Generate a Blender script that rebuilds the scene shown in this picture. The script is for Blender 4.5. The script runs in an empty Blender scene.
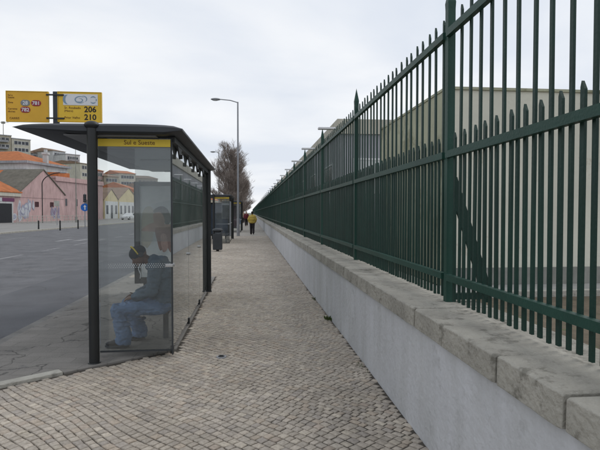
import bpy, math, random
from mathutils import Vector, Matrix, noise
import numpy as np
R = math.radians
SC = bpy.context.scene
COL = SC.collection
random.seed(7)

# ------------------------------------------------------------------ camera, world, sun
CAM_H = 1.6
YAW = 5.71
cd = bpy.data.cameras.new('camera')
cam = bpy.data.objects.new('camera', cd)
COL.objects.link(cam)
cam.location = (0, 0, CAM_H)
cam.rotation_euler = (R(90 - 1.45), 0, R(-YAW))
cd.sensor_width = 36
cd.lens = 30
cd.clip_start = 0.05
cd.clip_end = 4000
SC.camera = cam

SC.view_settings.view_transform = 'Standard'
SC.view_settings.look = 'None'
SC.view_settings.exposure = 0.22
SC.view_settings.gamma = 1.0
SC.view_settings.use_curve_mapping = False

SUN_EL, SUN_AZ = 48, 60          # degrees; azimuth clockwise from +Y
w = bpy.data.worlds.new('World')
SC.world = w
w.use_nodes = True
nt = w.node_tree
nt.nodes.clear()
N = nt.nodes.new
L = nt.links.new
out = N('ShaderNodeOutputWorld'); bg = N('ShaderNodeBackground'); L(bg.outputs[0], out.inputs[0])
bg.inputs['Strength'].default_value = 0.1
sky = N('ShaderNodeTexSky'); sky.sky_type = 'NISHITA'; sky.sun_disc = False
sky.sun_elevation = R(SUN_EL); sky.sun_rotation = R(SUN_AZ)
sky.air_density = 1.0; sky.dust_density = 2.0
tc = N('ShaderNodeTexCoord')
sep = N('ShaderNodeSeparateXYZ'); L(tc.outputs['Generated'], sep.inputs[0])
mz = N('ShaderNodeMath'); mz.operation = 'ADD'; mz.inputs[1].default_value = 0.16
mz0 = N('ShaderNodeMath'); mz0.operation = 'MAXIMUM'; mz0.inputs[1].default_value = 0.0
L(sep.outputs[2], mz0.inputs[0]); L(mz0.outputs[0], mz.inputs[0])
dx = N('ShaderNodeMath'); dx.operation = 'DIVIDE'; L(sep.outputs[0], dx.inputs[0]); L(mz.outputs[0], dx.inputs[1])
dy = N('ShaderNodeMath'); dy.operation = 'DIVIDE'; L(sep.outputs[1], dy.inputs[0]); L(mz.outputs[0], dy.inputs[1])
cmb = N('ShaderNodeCombineXYZ'); L(dx.outputs[0], cmb.inputs[0]); L(dy.outputs[0], cmb.inputs[1])
cmb.inputs[2].default_value = 3.4
ns = N('ShaderNodeTexNoise'); ns.inputs['Scale'].default_value = 0.75; ns.inputs['Detail'].default_value = 7
ns.inputs['Roughness'].default_value = 0.5; ns.inputs['Distortion'].default_value = 0.25
L(cmb.outputs[0], ns.inputs['Vector'])
rp = N('ShaderNodeValToRGB')
rp.color_ramp.elements[0].position = 0.38; rp.color_ramp.elements[0].color = (6.5, 6.95, 7.7, 1)
rp.color_ramp.elements[1].position = 0.62; rp.color_ramp.elements[1].color = (8.5, 8.6, 8.75, 1)
L(ns.outputs['Fac'], rp.inputs[0])
mx = N('ShaderNodeMix'); mx.data_type = 'RGBA'; mx.inputs[0].default_value = 0.96
L(sky.outputs[0], mx.inputs[6]); L(rp.outputs[0], mx.inputs[7])
L(mx.outputs[2], bg.inputs['Color'])

sl = bpy.data.lights.new('sun', 'SUN'); sl.energy = 0.7; sl.angle = R(25); sl.color = (1, 0.96, 0.9)
so = bpy.data.objects.new('sun', sl); COL.objects.link(so)
so.rotation_euler = (R(90 - SUN_EL), 0, R(180 - SUN_AZ))

# ------------------------------------------------------------------ helpers
def at(px, d, z=0.0):
    """a spot d metres down the view at the bearing of column px (600 wide); gives real street coordinates"""
    l = (px - 300) / 500 * d
    f = R(YAW)
    return Vector((l * math.cos(f) + d * math.sin(f), d * math.cos(f) - l * math.sin(f), z))

def hz(py, d):
    return CAM_H + (212 - py) / 500 * d

OFF = {}
def link(o, parent=None):
    COL.objects.link(o)
    if parent is not None: o.parent = parent
    return o

def tag(o, label=None, cat=None, group=None, kind=None):
    if label: o['label'] = label
    if cat: o['category'] = cat
    if group: o['group'] = group
    if kind: o['kind'] = kind
    return o

def thing(name, loc, label, cat, group=None):
    o = bpy.data.objects.new(name, None)
    o.empty_display_size = 0.2
    o.location = loc
    link(o); OFF[o.name] = Vector(loc)
    return tag(o, label, cat, group)

def dup(o, loc=None, parent=None):
    c = o.copy(); COL.objects.link(c); c.parent = parent
    if loc is not None: c.location = loc
    for ch in [x for x in bpy.data.objects if x.parent == o]:
        dup(ch, None, c)
    return c

class MB:
    def __init__(s): s.v = []; s.f = []; s.mi = []; s.cur = 0
    def add(s, vs, fs):
        n = len(s.v); s.v += [tuple(v) for v in vs]
        s.f += [tuple(i + n for i in f) for f in fs]; s.mi += [s.cur] * len(fs)
        return s
    def box(s, x0, x1, y0, y1, z0, z1):
        return s.add([(x0,y0,z0),(x1,y0,z0),(x1,y1,z0),(x0,y1,z0),(x0,y0,z1),(x1,y0,z1),(x1,y1,z1),(x0,y1,z1)],
              [(0,3,2,1),(4,5,6,7),(0,1,5,4),(1,2,6,5),(2,3,7,6),(3,0,4,7)])
    def obox(s, o, u, v, n, a0, a1, b0, b1, c0, c1):
        P = lambda a, b, c: Vector(o) + Vector(u) * a + Vector(v) * b + Vector(n) * c
        vs = [P(a0,b0,c0),P(a1,b0,c0),P(a1,b1,c0),P(a0,b1,c0),P(a0,b0,c1),P(a1,b0,c1),P(a1,b1,c1),P(a0,b1,c1)]
        return s.add(vs, [(0,3,2,1),(4,5,6,7),(0,1,5,4),(1,2,6,5),(2,3,7,6),(3,0,4,7)])
    def tube(s, p0, p1, r0, r1=None, n=10, cap=True):
        r1 = r0 if r1 is None else r1
        p0 = Vector(p0); p1 = Vector(p1); d = (p1 - p0)
        if d.length < 1e-6: return s
        d.normalize()
        a = d.cross(Vector((0,0,1)) if abs(d.z) < .9 else Vector((1,0,0))).normalized(); b = d.cross(a)
        vs = []
        for p, r in ((p0, r0), (p1, r1)):
            for i in range(n):
                t = 2 * math.pi * i / n
                vs.append(p + a * (r * math.cos(t)) + b * (r * math.sin(t)))
        fs = [(i, (i+1) % n, n + (i+1) % n, n + i) for i in range(n)]
        if cap: fs += [tuple(range(n-1, -1, -1)), tuple(range(n, 2*n))]
        return s.add(vs, fs)
    def path(s, pts, r, n=8):
        for i in range(len(pts) - 1): s.tube(pts[i], pts[i+1], r, r, n)
        return s
    def ell(s, c, rx, ry, rz, nu=14, nv=9, rot=None):
        vs = []; c = Vector(c)
        for j in range(nv + 1):
            ph = math.pi * j / nv
            for i in range(nu):
                th = 2 * math.pi * i / nu
                p = Vector((rx*math.sin(ph)*math.cos(th), ry*math.sin(ph)*math.sin(th), rz*math.cos(ph)))
                if rot: p = rot @ p
                vs.append(c + p)
        fs = []
        for j in range(nv):
            for i in range(nu):
                fs.append((j*nu+i, (j+1)*nu+i, (j+1)*nu+(i+1) % nu, j*nu+(i+1) % nu))
        return s.add(vs, fs)
    def prism(s, poly, axis, lo, hi):
        """poly: 2-D points extruded along axis 0/1/2"""
        n = len(poly); vs = []
        for c in (lo, hi):
            for p in poly:
                q = [p[0], p[1]]; q.insert(axis, c); vs.append(q)
        fs = [(i, (i+1) % n, n + (i+1) % n, n + i) for i in range(n)]
        fs += [tuple(range(n-1, -1, -1)), tuple(range(n, 2*n))]
        return s.add(vs, fs)
    def poly(s, vs): return s.add(vs, [tuple(range(len(vs)))])
    def build(s, name, mat, parent=None, smooth=False, bevel=0, label=None, seg=2):
        off = OFF.get(parent.name, Vector((0,0,0))) if parent is not None else Vector((0,0,0))
        me = bpy.data.meshes.new(name)
        me.from_pydata([(v[0]-off.x, v[1]-off.y, v[2]-off.z) for v in s.v], [], s.f)
        for m in (mat if isinstance(mat, (list, tuple)) else [mat]): me.materials.append(m)
        if any(s.mi): me.polygons.foreach_set('material_index', s.mi)
        me.update()
        import bmesh
        bm = bmesh.new(); bm.from_mesh(me); bmesh.ops.recalc_face_normals(bm, faces=bm.faces); bm.to_mesh(me); bm.free()
        if smooth:
            me.shade_smooth()
            me.set_sharp_from_angle(angle=R(40))
        o = bpy.data.objects.new(name, me); link(o, parent)
        OFF[o.name] = off
        if bevel:
            b = o.modifiers.new('bevel', 'BEVEL'); b.width = bevel; b.segments = seg; b.limit_method = 'ANGLE'
        if label: o['label'] = label
        return o

TMP = bpy.data.scenes.new('workbench')
def fuse(mb, name, mat, parent, voxel=0.01, smooth=3, folds=None):
    """melt overlapping shapes into one continuous surface"""
    off = OFF.get(parent.name, Vector()) if parent is not None else Vector()
    me = bpy.data.meshes.new('tmp'); me.from_pydata([Vector(v) - off for v in mb.v], [], mb.f)
    o = bpy.data.objects.new('tmp', me); TMP.collection.objects.link(o)
    r = o.modifiers.new('r', 'REMESH'); r.mode = 'VOXEL'; r.voxel_size = voxel; r.use_smooth_shade = True
    sm = o.modifiers.new('s', 'SMOOTH'); sm.factor = 0.5; sm.iterations = smooth
    TMP.view_layers[0].update(); dg = TMP.view_layers[0].depsgraph
    m2 = bpy.data.meshes.new_from_object(o.evaluated_get(dg))
    bpy.data.objects.remove(o); m2.materials.clear(); m2.materials.append(mat); m2.name = name
    m2.shade_smooth()
    if folds:
        amp, sx, sz = folds
        nrm = [v.normal.copy() for v in m2.vertices]
        for v, nv_ in zip(m2.vertices, nrm):
            c = v.co.copy()
            t = noise.noise(Vector((c.x*sx, c.y*sx, c.z*sz + 2*c.x))) + .5*noise.noise(Vector((c.x*sx*2.3 + 5, c.y*sx*2.3, c.z*sz*2.1)))
            v.co = c + nv_ * (amp * (1 - 2.2*abs(t)))
    q = bpy.data.objects.new(name, m2); link(q, parent); OFF[q.name] = off
    return q

def text_obj(txt, size, mat, name, parent, loc, u=(1,0,0), v=(0,0,1), align='LEFT', ext=0.0015, bold=0.0):
    cu = bpy.data.curves.new('t', 'FONT'); cu.body = txt; cu.size = size; cu.extrude = ext; cu.align_x = align
    cu.resolution_u = 3; cu.offset = bold
    o = bpy.data.objects.new('t', cu); COL.objects.link(o)
    dg = bpy.context.evaluated_depsgraph_get(); dg.update()
    me = bpy.data.meshes.new_from_object(o.evaluated_get(dg)); bpy.data.objects.remove(o)
    u = Vector(u); v = Vector(v); n = u.cross(v)
    M = Matrix((u, v, n)).transposed().to_4x4(); M.translation = Vector(loc) - (OFF.get(parent.name, Vector()) if parent else Vector())
    me.transform(M); me.materials.clear(); me.materials.append(mat)
    q = bpy.data.objects.new(name, me); link(q, parent); OFF[q.name] = OFF.get(parent.name, Vector()) if parent else Vector()
    return q

# ------------------------------------------------------------------ materials
def mat(name, col, rough=0.8, metal=0.0, var=0.15, scale=3.0, detail=6, bump=0.0, bscale=40.0, spots=None, streak=0.0, spec=0.3, coords='Object'):
    m = bpy.data.materials.new(name); m.use_nodes = True
    t = m.node_tree; nn = t.nodes.new; ll = t.links.new
    b = t.nodes['Principled BSDF']
    b.inputs['Roughness'].default_value = rough; b.inputs['Metallic'].default_value = metal
    b.inputs['Specular IOR Level'].default_value = spec
    tcn = nn('ShaderNodeNewGeometry').outputs['Position'] if coords == 'World' else nn('ShaderNodeTexCoord').outputs['Object']
    n1 = nn('ShaderNodeTexNoise'); n1.inputs['Scale'].default_value = scale; n1.inputs['Detail'].default_value = detail
    n1.inputs['Roughness'].default_value = 0.62
    ll(tcn, n1.inputs['Vector'])
    r1 = nn('ShaderNodeValToRGB'); e = r1.color_ramp.elements
    e[0].position = 0.3; e[1].position = 0.7
    e[0].color = (*[c * (1 - var) for c in col], 1); e[1].color = (*[min(1, c * (1 + var)) for c in col], 1)
    ll(n1.outputs['Fac'], r1.inputs[0]); c = r1.outputs[0]
    if streak:
        mp = nn('ShaderNodeMapping'); mp.inputs['Scale'].default_value = (1.6, 1.6, 0.3); ll(tcn, mp.inputs[0])
        n2 = nn('ShaderNodeTexNoise'); n2.inputs['Scale'].default_value = 1.6; n2.inputs['Detail'].default_value = 8
        n2.inputs['Roughness'].default_value = 0.7
        ll(mp.outputs[0], n2.inputs['Vector'])
        r2 = nn('ShaderNodeValToRGB'); r2.color_ramp.elements[0].position = 0.35; r2.color_ramp.elements[1].position = 0.62
        k = 1 - streak; r2.color_ramp.elements[0].color = (k, k, k * .97, 1); r2.color_ramp.elements[1].color = (1, 1, 1, 1)
        ll(n2.outputs['Fac'], r2.inputs[0])
        mm = nn('ShaderNodeMix'); mm.data_type = 'RGBA'; mm.blend_type = 'MULTIPLY'; mm.inputs[0].default_value = 1
        ll(c, mm.inputs[6]); ll(r2.outputs[0], mm.inputs[7]); c = mm.outputs[2]
    if spots:
        sc, thr, scol = spots
        n3 = nn('ShaderNodeTexNoise'); n3.inputs['Scale'].default_value = sc; n3.inputs['Detail'].default_value = 9
        n3.inputs['Roughness'].default_value = 0.72
        ll(tcn, n3.inputs['Vector'])
        r3 = nn('ShaderNodeValToRGB'); r3.color_ramp.elements[0].position = thr; r3.color_ramp.elements[1].position = thr + 0.1
        r3.color_ramp.elements[0].color = (0,0,0,1); r3.color_ramp.elements[1].color = (.8,.8,.8,1)
        ll(n3.outputs['Fac'], r3.inputs[0])
        mm = nn('ShaderNodeMix'); mm.data_type = 'RGBA'; ll(r3.outputs[0], mm.inputs[0]); ll(c, mm.inputs[6])
        mm.inputs[7].default_value = (*scol, 1); c = mm.outputs[2]
    ll(c, b.inputs['Base Color'])
    if bump:
        n4 = nn('ShaderNodeTexNoise'); n4.inputs['Scale'].default_value = bscale; n4.inputs['Detail'].default_value = 8
        ll(tcn, n4.inputs['Vector'])
        bp = nn('ShaderNodeBump'); bp.inputs['Strength'].default_value = bump; bp.inputs['Distance'].default_value = 0.02
        ll(n4.outputs['Fac'], bp.inputs['Height']); ll(bp.outputs[0], b.inputs['Normal'])
    return m

def glass_mat(name, tint=(.86,.9,.89), dust=0.10, dustcol=(.5,.52,.52), boost=1.0):
    m = bpy.data.materials.new(name); m.use_nodes = True; t = m.node_tree; t.nodes.clear(); nn = t.nodes.new; ll = t.links.new
    o = nn('ShaderNodeOutputMaterial'); tr = nn('ShaderNodeBsdfTransparent'); tr.inputs[0].default_value = (*tint, 1)
    gl = nn('ShaderNodeBsdfGlossy'); gl.inputs['Roughness'].default_value = 0.02; gl.inputs[0].default_value = (.95,.97,.97,1)
    fr = nn('ShaderNodeFresnel'); fr.inputs[0].default_value = 1.5
    mu = nn('ShaderNodeMath'); mu.operation = 'MULTIPLY'; mu.inputs[1].default_value = boost; mu.use_clamp = True
    ll(fr.outputs[0], mu.inputs[0])
    m1 = nn('ShaderNodeMixShader'); ll(mu.outputs[0], m1.inputs[0]); ll(tr.outputs[0], m1.inputs[1]); ll(gl.outputs[0], m1.inputs[2])
    df = nn('ShaderNodeBsdfDiffuse'); df.inputs[0].default_value = (*dustcol, 1)
    tcn = nn('ShaderNodeTexCoord'); n1 = nn('ShaderNodeTexNoise'); n1.inputs['Scale'].default_value = 2.2; n1.inputs['Detail'].default_value = 8
    ll(tcn.outputs['Object'], n1.inputs['Vector'])
    mr = nn('ShaderNodeMapRange'); mr.inputs[1].default_value = .3; mr.inputs[2].default_value = .75
    mr.inputs[3].default_value = dust * .5; mr.inputs[4].default_value = dust * 1.6
    ll(n1.outputs['Fac'], mr.inputs[0])
    m2 = nn('ShaderNodeMixShader'); ll(mr.outputs[0], m2.inputs[0]); ll(m1.outputs[0], m2.inputs[1]); ll(df.outputs[0], m2.inputs[2])
    ll(m2.outputs[0], o.inputs[0])
    return m

def tile_mat(name, c1, c2, scale=3.0):
    """barrel roof tiles: ribs down the slope as bump plus mottled colour"""
    m = mat(name, c1, 0.9, var=.22, scale=1.2, spots=(2.2, .55, c2), bump=.0)
    t = m.node_tree; nn = t.nodes.new; ll = t.links.new
    tcn = nn('ShaderNodeTexCoord'); wv = nn('ShaderNodeTexWave'); wv.inputs['Scale'].default_value = scale
    ll(tcn.outputs['Object'], wv.inputs['Vector'])
    bp = nn('ShaderNodeBump'); bp.inputs['Strength'].default_value = .6; bp.inputs['Distance'].default_value = .06
    ll(wv.outputs['Fac'], bp.inputs['Height']); ll(bp.outputs[0], t.nodes['Principled BSDF'].inputs['Normal'])
    return m

M = {}
M['asphalt'] = mat('asphalt', (.125,.127,.135), .85, var=.25, scale=1.1, bump=.5, bscale=60, spots=(.8,.56,(.17,.17,.175)), coords='World')
M['asphalt_dark'] = mat('asphalt_dark', (.108,.111,.12), .85, var=.18, scale=.8, bump=.5, bscale=60, coords='World')
M['soil'] = mat('soil', (.13,.105,.075), .95, var=.35, scale=2.5, bump=.8, bscale=20, spots=(3,.55,(.10,.12,.05)), coords='World')
M['grit'] = mat('grit', (.075,.066,.055), .95, var=.3, scale=9, coords='World')
M['far_paving'] = mat('far_paving', (.24,.235,.225), .9, var=.15, scale=.6, coords='World')
M['kerb'] = mat('kerb_stone', (.42,.405,.36), .85, var=.2, scale=5, bump=.5, bscale=35, spots=(4,.55,(.2,.19,.17)), coords='World')
M['kerb_grey'] = mat('worn_kerb', (.20,.195,.185), .9, var=.2, scale=3, bump=.4, coords='World')
M['wall_paint'] = mat('wall_paint', (.54,.55,.575), .85, var=.10, scale=.9, bump=.45, bscale=22, streak=.16, spots=(3.4,.575,(.38,.385,.39)), coords='World')
M['coping'] = mat('limestone', (.35,.335,.295), .9, var=.22, scale=3.2, bump=.9, bscale=30, spots=(6.0,.54,(.15,.143,.12)), coords='World')
M['green'] = mat('green_paint', (.007,.035,.026), .5, var=.22, scale=2.5, bump=.12, bscale=60, spots=(7,.655,(.06,.035,.02)), spec=.35, coords='World')
M['green_rail'] = mat('green_rail_paint', (.014,.057,.042), .5, var=.2, scale=2.0, bump=.12, bscale=60, spots=(6,.62,(.07,.045,.03)), spec=.35, coords='World')
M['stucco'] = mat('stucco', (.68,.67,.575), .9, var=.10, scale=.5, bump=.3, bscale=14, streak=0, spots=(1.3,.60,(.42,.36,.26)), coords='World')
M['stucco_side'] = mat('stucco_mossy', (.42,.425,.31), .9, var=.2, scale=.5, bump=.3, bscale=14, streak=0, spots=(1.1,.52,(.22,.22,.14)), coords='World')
M['plinth'] = mat('plinth', (.31,.31,.285), .9, var=.15, scale=2, streak=.3, bump=.3, coords='World')
M['concrete'] = mat('concrete', (.36,.355,.34), .9, var=.15, scale=2, bump=.3, coords='World')
M['dark_metal'] = mat('dark_metal', (.014,.016,.017), .45, var=.2, scale=3, bump=.05, spec=.5)
M['roof_metal'] = mat('roof_metal', (.035,.04,.047), .5, var=.18, scale=2, spec=.45)
M['roof_under'] = mat('roof_underside', (.24,.245,.26), .6, var=.12, scale=2)
M['steel'] = mat('steel', (.5,.5,.5), .35, metal=.8, var=.1)
M['glass'] = glass_mat('shelter_glass', tint=(.93,.95,.945), dust=.045, dustcol=(.62,.64,.64))
M['glass_back'] = glass_mat('shelter_back_glass', tint=(.9,.93,.92), dust=.06, dustcol=(.55,.57,.55), boost=1.5)
M['sheen_film'] = glass_mat('painted_reflection', tint=(.93,.94,.94), dust=.19, dustcol=(.55,.56,.56), boost=.3)  # the dust amount here is the whiteness of a painted reflection
M['bench'] = mat('bench_metal', (.06,.065,.075), .5, var=.2, scale=4)
M['yellow'] = mat('yellow_plastic', (.85,.62,.07), .5, var=.06, scale=3)
M['sign_y1'] = mat('sign_yellow_orange', (.74,.42,.045), .45, var=.08, scale=4)
M['sign_y2'] = mat('sign_yellow', (.80,.52,.05), .45, var=.08, scale=4)
M['ink'] = mat('ink', (.03,.028,.03), .6)
M['ink_brown'] = mat('ink_brown', (.16,.07,.03), .6)
M['white'] = mat('white_paint', (.72,.73,.75), .5, var=.06)
M['red_pill'] = mat('red_pill', (.32,.03,.05), .5)
M['grey_pill'] = mat('grey_pill', (.22,.24,.26), .5)
M['logo_blue'] = mat('logo_blue', (.22,.32,.42), .5)
M['jeans'] = mat('jeans', (.115,.185,.31), .9, var=.3, scale=5, bump=.6, bscale=14)
M['hoodie'] = mat('grey_hoodie', (.085,.125,.17), .95, var=.2, scale=6, bump=.6, bscale=12)
M['skin_brown'] = mat('skin', (.14,.07,.045), .55, var=.1)
M['skin_pale'] = mat('skin_pale', (.45,.27,.2), .55, var=.08)
M['shoe'] = mat('black_shoe', (.02,.02,.022), .5)
M['cap'] = mat('black_cap', (.018,.02,.028), .9)
M['hair'] = mat('dark_hair', (.02,.016,.013), .8)
M['bark'] = mat('bark', (.20,.18,.165), .95, var=.25, scale=4, bump=.6)
M['twig'] = mat('twig', (.29,.245,.215), .95, var=.2, scale=3)
M['lamp_metal'] = mat('galvanised', (.30,.31,.33), .5, metal=.3, var=.1)
M['lamp_glass'] = mat('lamp_lens', (.6,.62,.62), .25)
M['bin'] = mat('bin_plastic', (.045,.05,.055), .6)
M['pink'] = mat('pink_plaster', (.56,.39,.385), .9, var=.12, scale=.5, streak=.22, coords='World')
M['pink2'] = mat('old_pink_plaster', (.50,.355,.355), .9, var=.12, scale=.5, streak=.25, coords='World')
M['cream'] = mat('cream_plaster', (.55,.53,.46), .9, var=.1, scale=.3, streak=.25, coords='World')
M['yellow_plaster'] = mat('yellow_plaster', (.58,.49,.29), .9, var=.1, scale=.4, streak=.2, coords='World')
M['whitewash'] = mat('whitewash', (.58,.59,.6), .9, var=.08, scale=.3, streak=.25, coords='World')
M['beige'] = mat('beige_plaster', (.42,.385,.31), .9, var=.14, scale=.3, streak=.3, coords='World')
M['grey_plaster'] = mat('grey_plaster', (.36,.37,.40), .9, var=.14, scale=.3, streak=.3, coords='World')
M['tile_orange'] = tile_mat('orange_tiles', (.46,.16,.06), (.33,.125,.06))
M['tile_grey'] = tile_mat('weathered_tiles', (.16,.15,.125), (.10,.10,.08))
M['tile_brown'] = tile_mat('brown_tiles', (.26,.18,.13), (.18,.15,.12))
M['window'] = mat('dark_window', (.04,.045,.055), .2, var=.3, scale=.4, spec=.5)
M['maroon'] = mat('maroon_shutter', (.06,.02,.025), .6)
M['door_dark'] = mat('dark_door', (.018,.02,.025), .6)
M['purple'] = mat('purple_sign', (.14,.04,.10), .6)
M['graf_blue'] = mat('graffiti_blue', (.33,.34,.42), .8)
M['graf_white'] = mat('graffiti_white', (.5,.52,.55), .8)
M['graf_purple'] = mat('graffiti_purple', (.24,.18,.26), .8)
M['sign_blue'] = mat('sign_blue', (.02,.14,.5), .45)
M['rail_grey'] = mat('railing_paint', (.42,.42,.38), .6)
M['hill'] = mat('hill', (.16,.17,.12), .95, var=.3, scale=.03, coords='World')
M['line_paint'] = mat('road_paint', (.24,.24,.245), .8, var=.15, scale=1.2, spots=(3.0,.5,(.12,.12,.13)), coords='World')
M['car_white'] = mat('car_white', (.6,.61,.62), .3, spec=.5, var=.02)
M['car_dark'] = mat('car_dark', (.05,.06,.08), .3, spec=.5, var=.02)
M['tyre'] = mat('tyre', (.02,.02,.02), .8)
M['red_light'] = mat('tail_lens', (.35,.02,.02), .3)
M['yellow_jacket'] = mat('yellow_jacket', (.46,.34,.08), .85, var=.15, scale=6, bump=.5, bscale=9)
M['dark_trousers'] = mat('dark_trousers', (.025,.022,.025), .9)
M['red_coat'] = mat('red_coat', (.16,.03,.045), .9)
M['navy_coat'] = mat('navy_coat', (.05,.07,.13), .9)
M['tan_coat'] = mat('tan_coat', (.3,.22,.17), .9)
M['grass'] = mat('grass_blades', (.07,.11,.03), .8, var=.3)
M['poster_grey'] = mat('poster_grey', (.55,.58,.58), .5, var=.25, scale=2)

def add_cracks(m, scale=.45, width=.006, dark=.45, seed=0.0):
    t = m.node_tree; nn = t.nodes.new; ll = t.links.new; b = t.nodes['Principled BSDF']
    g = nn('ShaderNodeNewGeometry'); nz = nn('ShaderNodeTexNoise'); nz.inputs['Scale'].default_value = 1.7; nz.inputs['Detail'].default_value = 6
    ll(g.outputs['Position'], nz.inputs['Vector'])
    ad = nn('ShaderNodeVectorMath'); ad.operation = 'MULTIPLY_ADD'; ad.inputs[1].default_value = (1.1, 1.1, 0)
    ll(nz.outputs['Color'], ad.inputs[0]); ll(g.outputs['Position'], ad.inputs[2])
    ad2 = nn('ShaderNodeVectorMath'); ad2.inputs[1].default_value = (seed, seed, 0); ll(ad.outputs[0], ad2.inputs[0])
    v = nn('ShaderNodeTexVoronoi'); v.feature = 'DISTANCE_TO_EDGE'; v.inputs['Scale'].default_value = scale; ll(ad2.outputs[0], v.inputs['Vector'])
    r = nn('ShaderNodeValToRGB'); r.color_ramp.elements[0].position = width; r.color_ramp.elements[0].color = (dark, dark, dark, 1)
    r.color_ramp.elements[1].position = width * 2.2; r.color_ramp.elements[1].color = (1, 1, 1, 1); ll(v.outputs['Distance'], r.inputs[0])
    src = b.inputs['Base Color'].links[0].from_socket
    mm = nn('ShaderNodeMix'); mm.data_type = 'RGBA'; mm.blend_type = 'MULTIPLY'; mm.inputs[0].default_value = 1
    ll(src, mm.inputs[6]); ll(r.outputs[0], mm.inputs[7]); ll(mm.outputs[2], b.inputs['Base Color'])
add_cracks(M['asphalt'], .33, .0025, .72); add_cracks(M['asphalt_dark'], .4, .0025, .75, 7.3)

# slab pad: worn grey slabs with faint joints
def pad_mat():
    m = mat('worn_slabs', (.235,.222,.205), .9, var=.2, scale=1.1, bump=.35, bscale=50, spots=(2.4,.58,(.15,.145,.14)), coords='World')
    t = m.node_tree; nn = t.nodes.new; ll = t.links.new; b = t.nodes['Principled BSDF']
    g = nn('ShaderNodeNewGeometry'); mp = nn('ShaderNodeMapping'); mp.inputs['Rotation'].default_value = (0,0,R(8)); mp.inputs['Scale'].default_value = (1,1,1)
    nz = nn('ShaderNodeTexNoise'); nz.inputs['Scale'].default_value = 3; ll(g.outputs['Position'], nz.inputs['Vector'])
    ad = nn('ShaderNodeVectorMath'); ad.operation = 'MULTIPLY_ADD'; ad.inputs[1].default_value = (.12,.12,0)
    ll(nz.outputs['Color'], ad.inputs[0]); ll(g.outputs['Position'], ad.inputs[2]); ll(ad.outputs[0], mp.inputs[0])
    br = nn('ShaderNodeTexBrick'); br.inputs['Scale'].default_value = 1.25; br.inputs['Mortar Size'].default_value = .008
    br.inputs['Color1'].default_value = (1,1,1,1); br.inputs['Color2'].default_value = (.86,.86,.86,1); br.inputs['Mortar'].default_value = (.68,.68,.68,1)
    ll(mp.outputs[0], br.inputs['Vector'])
    src = b.inputs['Base Color'].links[0].from_socket
    mm = nn('ShaderNodeMix'); mm.data_type = 'RGBA'; mm.blend_type = 'MULTIPLY'; mm.inputs[0].default_value = .8
    ll(src, mm.inputs[6]); ll(br.outputs['Color'], mm.inputs[7]); ll(mm.outputs[2], b.inputs['Base Color'])
    return m
M['pad'] = pad_mat()
add_cracks(M['pad'], .7, .0045, .5, 3.1)

def cobble_mat():
    m = bpy.data.materials.new('limestone_cobbles'); m.use_nodes = True; t = m.node_tree; nn = t.nodes.new; ll = t.links.new
    b = t.nodes['Principled BSDF']; b.inputs['Roughness'].default_value = .72; b.inputs['Specular IOR Level'].default_value = .35
    a = nn('ShaderNodeAttribute'); a.attribute_name = 'tone'
    g = nn('ShaderNodeNewGeometry'); n1 = nn('ShaderNodeTexNoise'); n1.inputs['Scale'].default_value = .9; n1.inputs['Detail'].default_value = 8
    n1.inputs['Roughness'].default_value = .65
    ll(g.outputs['Position'], n1.inputs['Vector'])
    r = nn('ShaderNodeValToRGB'); r.color_ramp.elements[0].position = .33; r.color_ramp.elements[0].color = (.80,.79,.77,1)
    r.color_ramp.elements[1].position = .6; r.color_ramp.elements[1].color = (1,1,1,1); ll(n1.outputs['Fac'], r.inputs[0])
    n2 = nn('ShaderNodeTexNoise'); n2.inputs['Scale'].default_value = 45; n2.inputs['Detail'].default_value = 5; ll(g.outputs['Position'], n2.inputs['Vector'])
    r2 = nn('ShaderNodeValToRGB'); r2.color_ramp.elements[0].position = .3; r2.color_ramp.elements[0].color = (.75,.74,.73,1)
    r2.color_ramp.elements[1].position = .65; r2.color_ramp.elements[1].color = (1.1,1.1,1.1,1); ll(n2.outputs['Fac'], r2.inputs[0])
    m1 = nn('ShaderNodeMix'); m1.data_type = 'RGBA'; m1.blend_type = 'MULTIPLY'; m1.inputs[0].default_value = 1
    ll(a.outputs['Color'], m1.inputs[6]); ll(r.outputs[0], m1.inputs[7])
    m2 = nn('ShaderNodeMix'); m2.data_type = 'RGBA'; m2.blend_type = 'MULTIPLY'; m2.inputs[0].default_value = 1
    ll(m1.outputs[2], m2.inputs[6]); ll(r2.outputs[0], m2.inputs[7]); ll(m2.outputs[2], b.inputs['Base Color'])
    bp = nn('ShaderNodeBump'); bp.inputs['Strength'].default_value = .5; bp.inputs['Distance'].default_value = .006
    ll(n2.outputs['Fac'], bp.inputs['Height']); ll(bp.outputs[0], b.inputs['Normal'])
    return m
M['cobble'] = cobble_mat()

# ------------------------------------------------------------------ setting: ground, road, pavements, hill
KY0, KY1 = -12, 260
def struct(name, mb, m, **k):
    o = mb.build(name, m, **k); o['kind'] = 'structure'; return o
struct('ground', MB().poly([(-1500,-1500,-.30),(1500,-1500,-.30),(1500,1500,-.30),(-1500,1500,-.30)]), M['hill'])
struct('road', MB().box(-19.5,-3.15,-40,420,-.28,-.12), M['asphalt'])
struct('bus_lane', MB().box(-5.1,-3.35,-40,420,-.2,-.1155), M['asphalt_dark'])
struct('sidewalk_bed', MB().box(-3.0,1.2,-30,300,-.25,-.009), M['grit'])
struct('yard', MB().box(1.76,60,-30,300,-.25,.0), M['soil'])
struct('far_pavement', MB().box(-140,-19.8,-40,420,-.25,.0), M['far_paving'])
mk = MB()
y = -30.0
while y < 260:
    mk.box(-3.15,-3.0,y,y+.985,-.25,-.002); y += 1.0
struct('roadside_kerb', mk, M['kerb_grey'], bevel=.012)
mk = MB(); y = -30.0
while y < 260:
    mk.box(-19.8,-19.5,y,y+1.98,-.25,.012); y += 2.0
struct('far_kerb', mk, M['kerb'])
ml = MB()
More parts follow.
